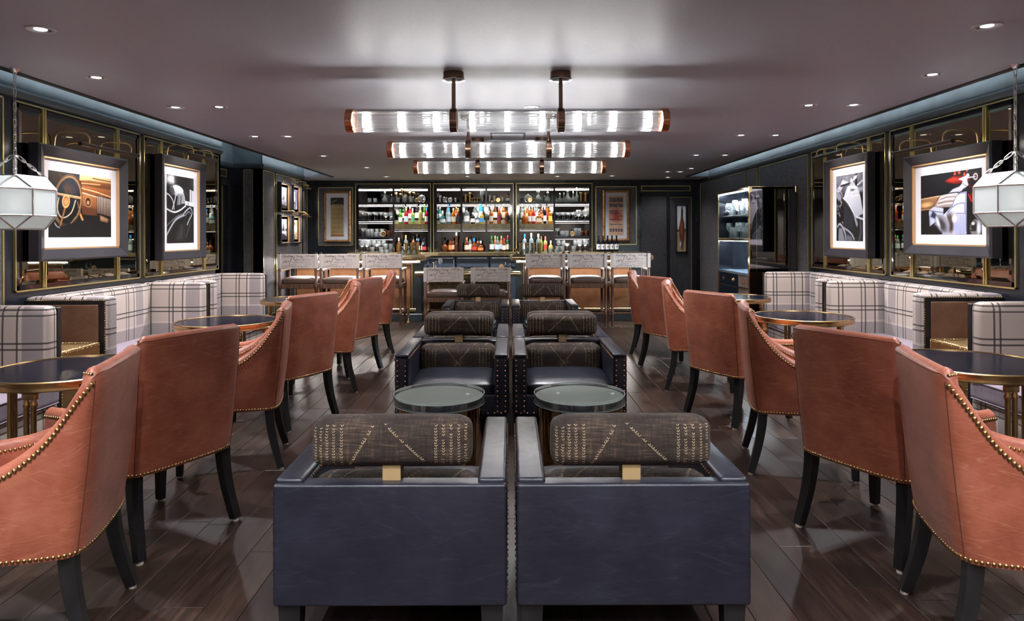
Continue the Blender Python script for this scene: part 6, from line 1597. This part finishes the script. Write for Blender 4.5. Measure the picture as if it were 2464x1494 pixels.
standing_disc('strainer_plate', 'strainer', 'large round silver strainer plate on the left top shelf', bx(1014), 13.16, Z_S1, 9.5 / SB, 'steel', 'nickel')
cup('grey metal cup in front of the silver strainer plate', bx(1015), 13.05, Z_S1, 12 / SB, 4 / SB, 'steel')
for k, (p, h_, r_, mt) in enumerate(((1059, 16, 4.6, 'steel'), (1068, 13, 3.6, 'steel'), (1121, 19, 4.5, 'gold_cup'), (1131, 23, 3.6, 'gold_cup'), (1178, 18, 5, 'steel'), (1190, 16, 5.4, 'steel'), (1209.5, 12, 4.4, 'steel'))):
    cup(f'{"silver" if mt == "steel" else "gold"} metal shaker tin on the middle top shelf, {ORD[k]} from left', bx(p), 13.07, Z_S1, h_ / SB, r_ / SB, mt, 'shaker tins on the top shelf', 'shaker_tin')
for k, (p, h_) in enumerate(((1074, 12), (1136.5, 11), (1142.5, 12), (1149, 12), (1184, 11))): jigger(f'small double jigger on the middle top shelf, {ORD[k]} from left', bx(p), 13.04, Z_S1, h_ / SB, 'gold_cup' if k not in (0,) else 'nickel')
standing_disc('round_flask', 'flask', 'round silver flask on the middle top shelf', bx(1084), 13.05, Z_S1, 5.4 / SB, 'steel', 'nickel')
standing_disc('round_flask', 'flask', 'round gold flask on the middle top shelf', bx(1199), 13.05, Z_S1, 5.2 / SB, 'gold_cup', 'satin_brass')
cup('silver bell measure on the middle top shelf beside the silver flask', bx(1097), 13.06, Z_S1, 11 / SB, 3.5 / SB, 'steel')
bottle('dark bottle with white label alone on the middle top shelf', bx(1222), 13.07, Z_S1, 22 / SB, 5 / SB, 'dark amber', 'white', 'black', S_)
ware('tall_glass_cylinder', 'vase', 'tall clear cylinder vase on the middle top shelf', bx(1161), 13.12, Z_S1, [('glass_wall', [(0, 0), (.045, 0), (.048, .004), (.048, .26), (.046, .26), (.045, .01), (0, .01)], 'vessel_glass'), ('pebbles', [(0, .012), (.043, .012), (.043, .09), (0, .10)], 'gold_cup')])
standing_disc('glass_plate', 'plate', 'round clear glass plate standing on the right top shelf', bx(1271), 13.17, Z_S1, 9.3 / SB, 'vessel_glass', 'nickel')
standing_disc('round_flask', 'flask', 'round gold flask in front of the glass plate', bx(1275.5), 13.05, Z_S1, 5.2 / SB, 'gold_cup', 'satin_brass')
jigger('small gold jigger beside the wide ship decanter', bx(1285), 13.05, Z_S1, 9 / SB)
for k, (p, h_, r_) in enumerate(((1295, 29, 10.5), (1312, 16, 3), (1318, 26, 7), (1339, 14, 4), (1347, 22, 5.5), (1358, 24, 4), (1366, 30, 8.5), (1380, 28, 4.5), (1388, 36, 5))):
    decanter(f'clear glass decanter with stopper on the right top shelf, {ORD[k]} from left', bx(p), 13.08 + (.08 if k in (1, 3, 5, 7) else 0), Z_S1, h_ / SB, r_ / SB, 'decanters on the right top shelf')
for k, p in enumerate((1398, 1409)): cup(f'tall gold tumbler on the right top shelf, {"left" if k == 0 else "right"} one', bx(p), 13.07, Z_S1, 23 / SB, 4.2 / SB, 'gold_cup', 'gold tumblers')
# wine bottles on the back counter, right
def heart(t, r, z, h):
    m_ = MB(); pts = []
    for k in range(16):
        a = 2 * pi * k / 16; x = 16 * math.sin(a) ** 3; y = 13 * math.cos(a) - 5 * math.cos(2 * a) - 2 * math.cos(3 * a) - math.cos(4 * a)
        pts.append((x * .0009, -r - .0022 + (x * .0009) ** 2 * 8, z + y * .0009))
    m_.add(pts, [list(range(16))]); m_.obj('heart_mark', solid((.02, .015, .02)), t)
for k, p in enumerate((1440.5, 1451, 1462, 1472.5, 1483.5)):
    s_ = F / 12.75; X = (p - 1227) / s_
    b = bottle(f'dark wine bottle with white heart label, {ORD[k]} of five from left', X, 12.75, Z_CT, .30, .039, 'black', 'white', 'black', 'wine', 'five wine bottles with heart labels')
    heart(b, .0405, .092, .3)
    MB().lathe([(.0135, .235), (.0152, .236), (.0152, .243), (.0135, .244)], 12).obj('neck_band', 'bright_brass', b)
# ware on the bar counters
SF_ = F / 11.15
def fx(px): return (px - 1227) / SF_
for k, p in enumerate((960, 977.5, 990.5, 1003)): cup(f'tall gold mixing tin on the left bar counter, {ORD[k]} from left', fx(p), 11.18, 1.072, 28 / SF_, 5.2 / SF_, 'gold_cup', 'gold mixing tins', 'mixing_tin')
for k, p in enumerate((971, 985.5, 999)): decanter(f'small clear bitters decanter on the left bar counter, {ORD[k]} from left', fx(p), 11.06, 1.072, 20 / SF_, 5 / SF_, 'bitters decanters')
jigger('small gold jigger at the end of the left bar counter', fx(1011), 11.05, 1.072, 12 / SF_)
for k, p in enumerate((921, 932)): drinking_glass('tumbler', f'cut glass tumbler on the left bar counter, {"left" if k == 0 else "right"} one', fx(p), 11.1, 1.072, .9, 'cut glass tumblers')
jigger('gold jigger at the near end of the right bar counter', fx(1242), 11.05, 1.072, 14 / SF_)
for k, p in enumerate((1253, 1268, 1283, 1298)): cup(f'tall gold mixing tin on the right bar counter, {ORD[k]} from left', fx(p), 11.18, 1.072, 27 / SF_, 5.2 / SF_, 'gold_cup', 'gold mixing tins', 'mixing_tin')
for k, p in enumerate((1255, 1267, 1279)): decanter(f'small clear bitters decanter on the right bar counter, {ORD[k]} from left', fx(p), 11.06, 1.072, 19 / SF_, 5 / SF_, 'bitters decanters')
for k, p in enumerate((1323, 1338)): drinking_glass('tumbler', f'cut glass tumbler on the right bar counter, {"left" if k == 0 else "right"} one', fx(p), 11.1, 1.072, 1.0, 'cut glass tumblers')
# ware on the low marble counter
zl = .82
for lab, p, h_ in (('clear dasher bottle at the left end of the low counter', 1028, 24), ('clear dasher bottle right beside the gold flask on the low counter', 1216, 19), ('clear dasher bottle at the right end of the low counter', 1227.5, 18)):
    ware('dasher_bottle', 'bottle', lab, fx(p), 11.25, zl, [('vessel', [(0, 0), (.030, 0), (.034, .02), (.028, .055), (.010, .075), (.009, .085), (0, .085)], tinted((.36, .40, .42), .65)), ('dasher_spout', [(0, .083), (.010, .083), (.007, .10), (.0025, .13), (0, h_ / SF_)], 'steel')])
cup('silver shaker on the low counter, left', fx(1041), 11.22, zl, 18 / SF_, 3.6 / SF_, 'steel', None, 'shaker_tin'); cup('slim silver shaker beside the other on the low counter', fx(1046), 11.30, zl, 20 / SF_, 2.6 / SF_, 'steel', None, 'shaker_tin')
drinking_glass('wine', 'single wine glass standing on the low counter', fx(1058.5), 11.2, zl + .0125, .92)
t = thing('bar_tray', 'long white tray of tools on the low counter', 'tray', (fx(1060), 11.2, zl)); MB().rbox(-.12, .12, -.09, .06, 0, .012, .004, 1).obj('tray_base', 'white_trim', t)
for x in (-.08, .02, .07): MB().tube([(x, -.08, .018), (x + .05, .05, .022)], .005, 6).obj('bar_tool', 'steel', t)
ware('tap_spout', 'tap', 'slim silver tap on the low counter between the stools', fx(1090), 11.3, zl, [('stem', [(0, 0), (.014, 0), (.008, .02), (.007, .12), (0, .12)], 'steel'), ('tap_knob', [(0, .118), (.012, .12), (.014, .14), (.006, .16), (0, .16)], 'steel')])
standing_disc('round_flask', 'flask', 'round gold flask on the low counter, right', fx(1206), 11.22, zl, 6.2 / SF_, 'gold_cup', 'satin_brass')
t = thing('bar_tray', 'white tray under the gold flask on the low counter', 'tray', (fx(1212), 11.2, zl)); MB().rbox(-.14, .14, -.12, -.02, 0, .012, .004, 1).obj('tray_base', 'white_trim', t)
MB().rbox(-.14, .14, -.125, -.115, .0, .02, .003, 1).obj('tray_rim', 'white_trim', t)

# ------------------------------------------------------------------ lacquered drinks armoire on the right wall
def armoire():
    xf, y0, y1, zt = 2.98, 8.50, 9.77, 1.98
    t = thing('drinks_armoire', 'tall black lacquer drinks armoire with brass edges and lit glass shelves', 'armoire', (3.29, (y0 + y1) / 2, 0)); ox, oy = 3.29, (y0 + y1) / 2
    def B(a, b, c, d, e, f_): return (a - ox, b - ox, c - oy, d - oy, e, f_)
    th = .03
    MB().box(*B(xf, 3.585, y0, y0 + th, .06, zt)).obj('side_panel', 'black_mirror', t); MB().box(*B(xf, 3.585, y1 - th, y1, .06, zt)).obj('side_panel', 'black_lacquer', t)
    MB().box(*B(xf, 3.585, y0, y1, zt - th, zt)).obj('top_panel', 'black_lacquer', t); MB().box(*B(3.57, 3.585, y0, y1, .06, zt)).obj('back_panel', 'slate_marble', t)
    MB().box(*B(xf + .02, 3.57, y0 + th, y1 - th, 0, .06)).obj('plinth', 'black_wood', t)
    MB().box(*B(xf, 3.57, y0 + th, y1 - th, 1.30, 1.33)).obj('mid_shelf', 'black_lacquer', t)
    MB().box(*B(xf + .03, 3.57, y0 + th, y1 - th, 1.632, 1.64)).obj('glass_shelf', 'shelf_glass', t)
    MB().box(*B(xf, 3.57, y0 + th, y1 - th, .86, .89)).obj('serving_top', 'slate_marble', t)
    MB().box(*B(xf + .03, 3.57, y0 + th, y1 - th, .06, .86)).obj('drawer_carcass', 'navy_lacquer', t)
    wd = (y1 - y0 - 2 * th) / 3
    for r, (a, b) in enumerate(((.70, .85), (.42, .68), (.08, .40))):
        for k in range(3):
            ya = y0 + th + k * wd
            d = MB().rbox(*B(xf + .004, xf + .03, ya + .004, ya + wd - .004, a, b), .003, 1).obj('drawer', 'brown_leather' if k == 0 else 'navy_lacquer', t)
            cyy, cz = ya + wd / 2, (a + b) / 2
            MB().rbox(*B(xf - .004, xf + .004, cyy - .026, cyy + .026, cz - .026, cz + .026), .003, 1).rbox(*B(xf - .014, xf - .003, cyy - .012, cyy + .012, cz - .012, cz + .012), .003, 1).obj('pull', 'bright_brass', d)
    tr = MB(); e = .008
    for z in (.06, .41, .69, .858, 1.30, 1.33, zt - th): tr.box(*B(xf - .003, xf + .002, y0 + .01, y1 - .01, z - e / 2, z + e / 2))
    for y in (y0, y0 + th, y1 - th, y1): tr.box(*B(xf - .003, xf + .002, y - e / 2, y + e / 2, .06, zt))
    tr.box(*B(xf, 3.585, y0 - .003, y0 + .002, zt - e, zt)).box(*B(xf - .002, xf + e, y0 - .003, y0 + .002, .06, zt)).box(*B(3.585 - e, 3.585, y0 - .003, y0, .06, zt)).box(*B(xf + .09, xf + .094, y0 - .002, y0, .9, zt - .05))
    tr.obj('brass_edging', 'bright_brass', t)
    for x, y in ((xf, y0), (3.56, y0), (xf, y1)):
        MB().rbox(*B(x - .005, x + .035, y - .006, y + .03, zt - .075, zt + .004), .003, 1).obj('corner_plate', 'bright_brass', t)
    MB().box(*B(xf + .05, xf + .065, y0 + .04, y1 - .04, zt - th - .008, zt - th)).obj('light_strip', 'cab_glow', t); MB().box(*B(xf + .05, xf + .06, y0 + .04, y1 - .04, 1.293, 1.299)).obj('light_strip', 'cab_glow', t)
    for z, lev, s_ in ((1.64, 'upper', 1.12), (1.33, 'lower', 1.12)):
        for row, X in enumerate((3.10, 3.28)):
            for k in range(9):
                drinking_glass(('wine', 'highball', 'snifter')[(k + row) % 3 if lev == 'upper' else (k // 2 + row) % 2], f'clear glass on the {lev} armoire shelf, {"front" if row == 0 else "back"} row, {ORD[k]} from the near side', X, y0 + .12 + k * .128, z, s_, 'glasses in the armoire')
armoire()
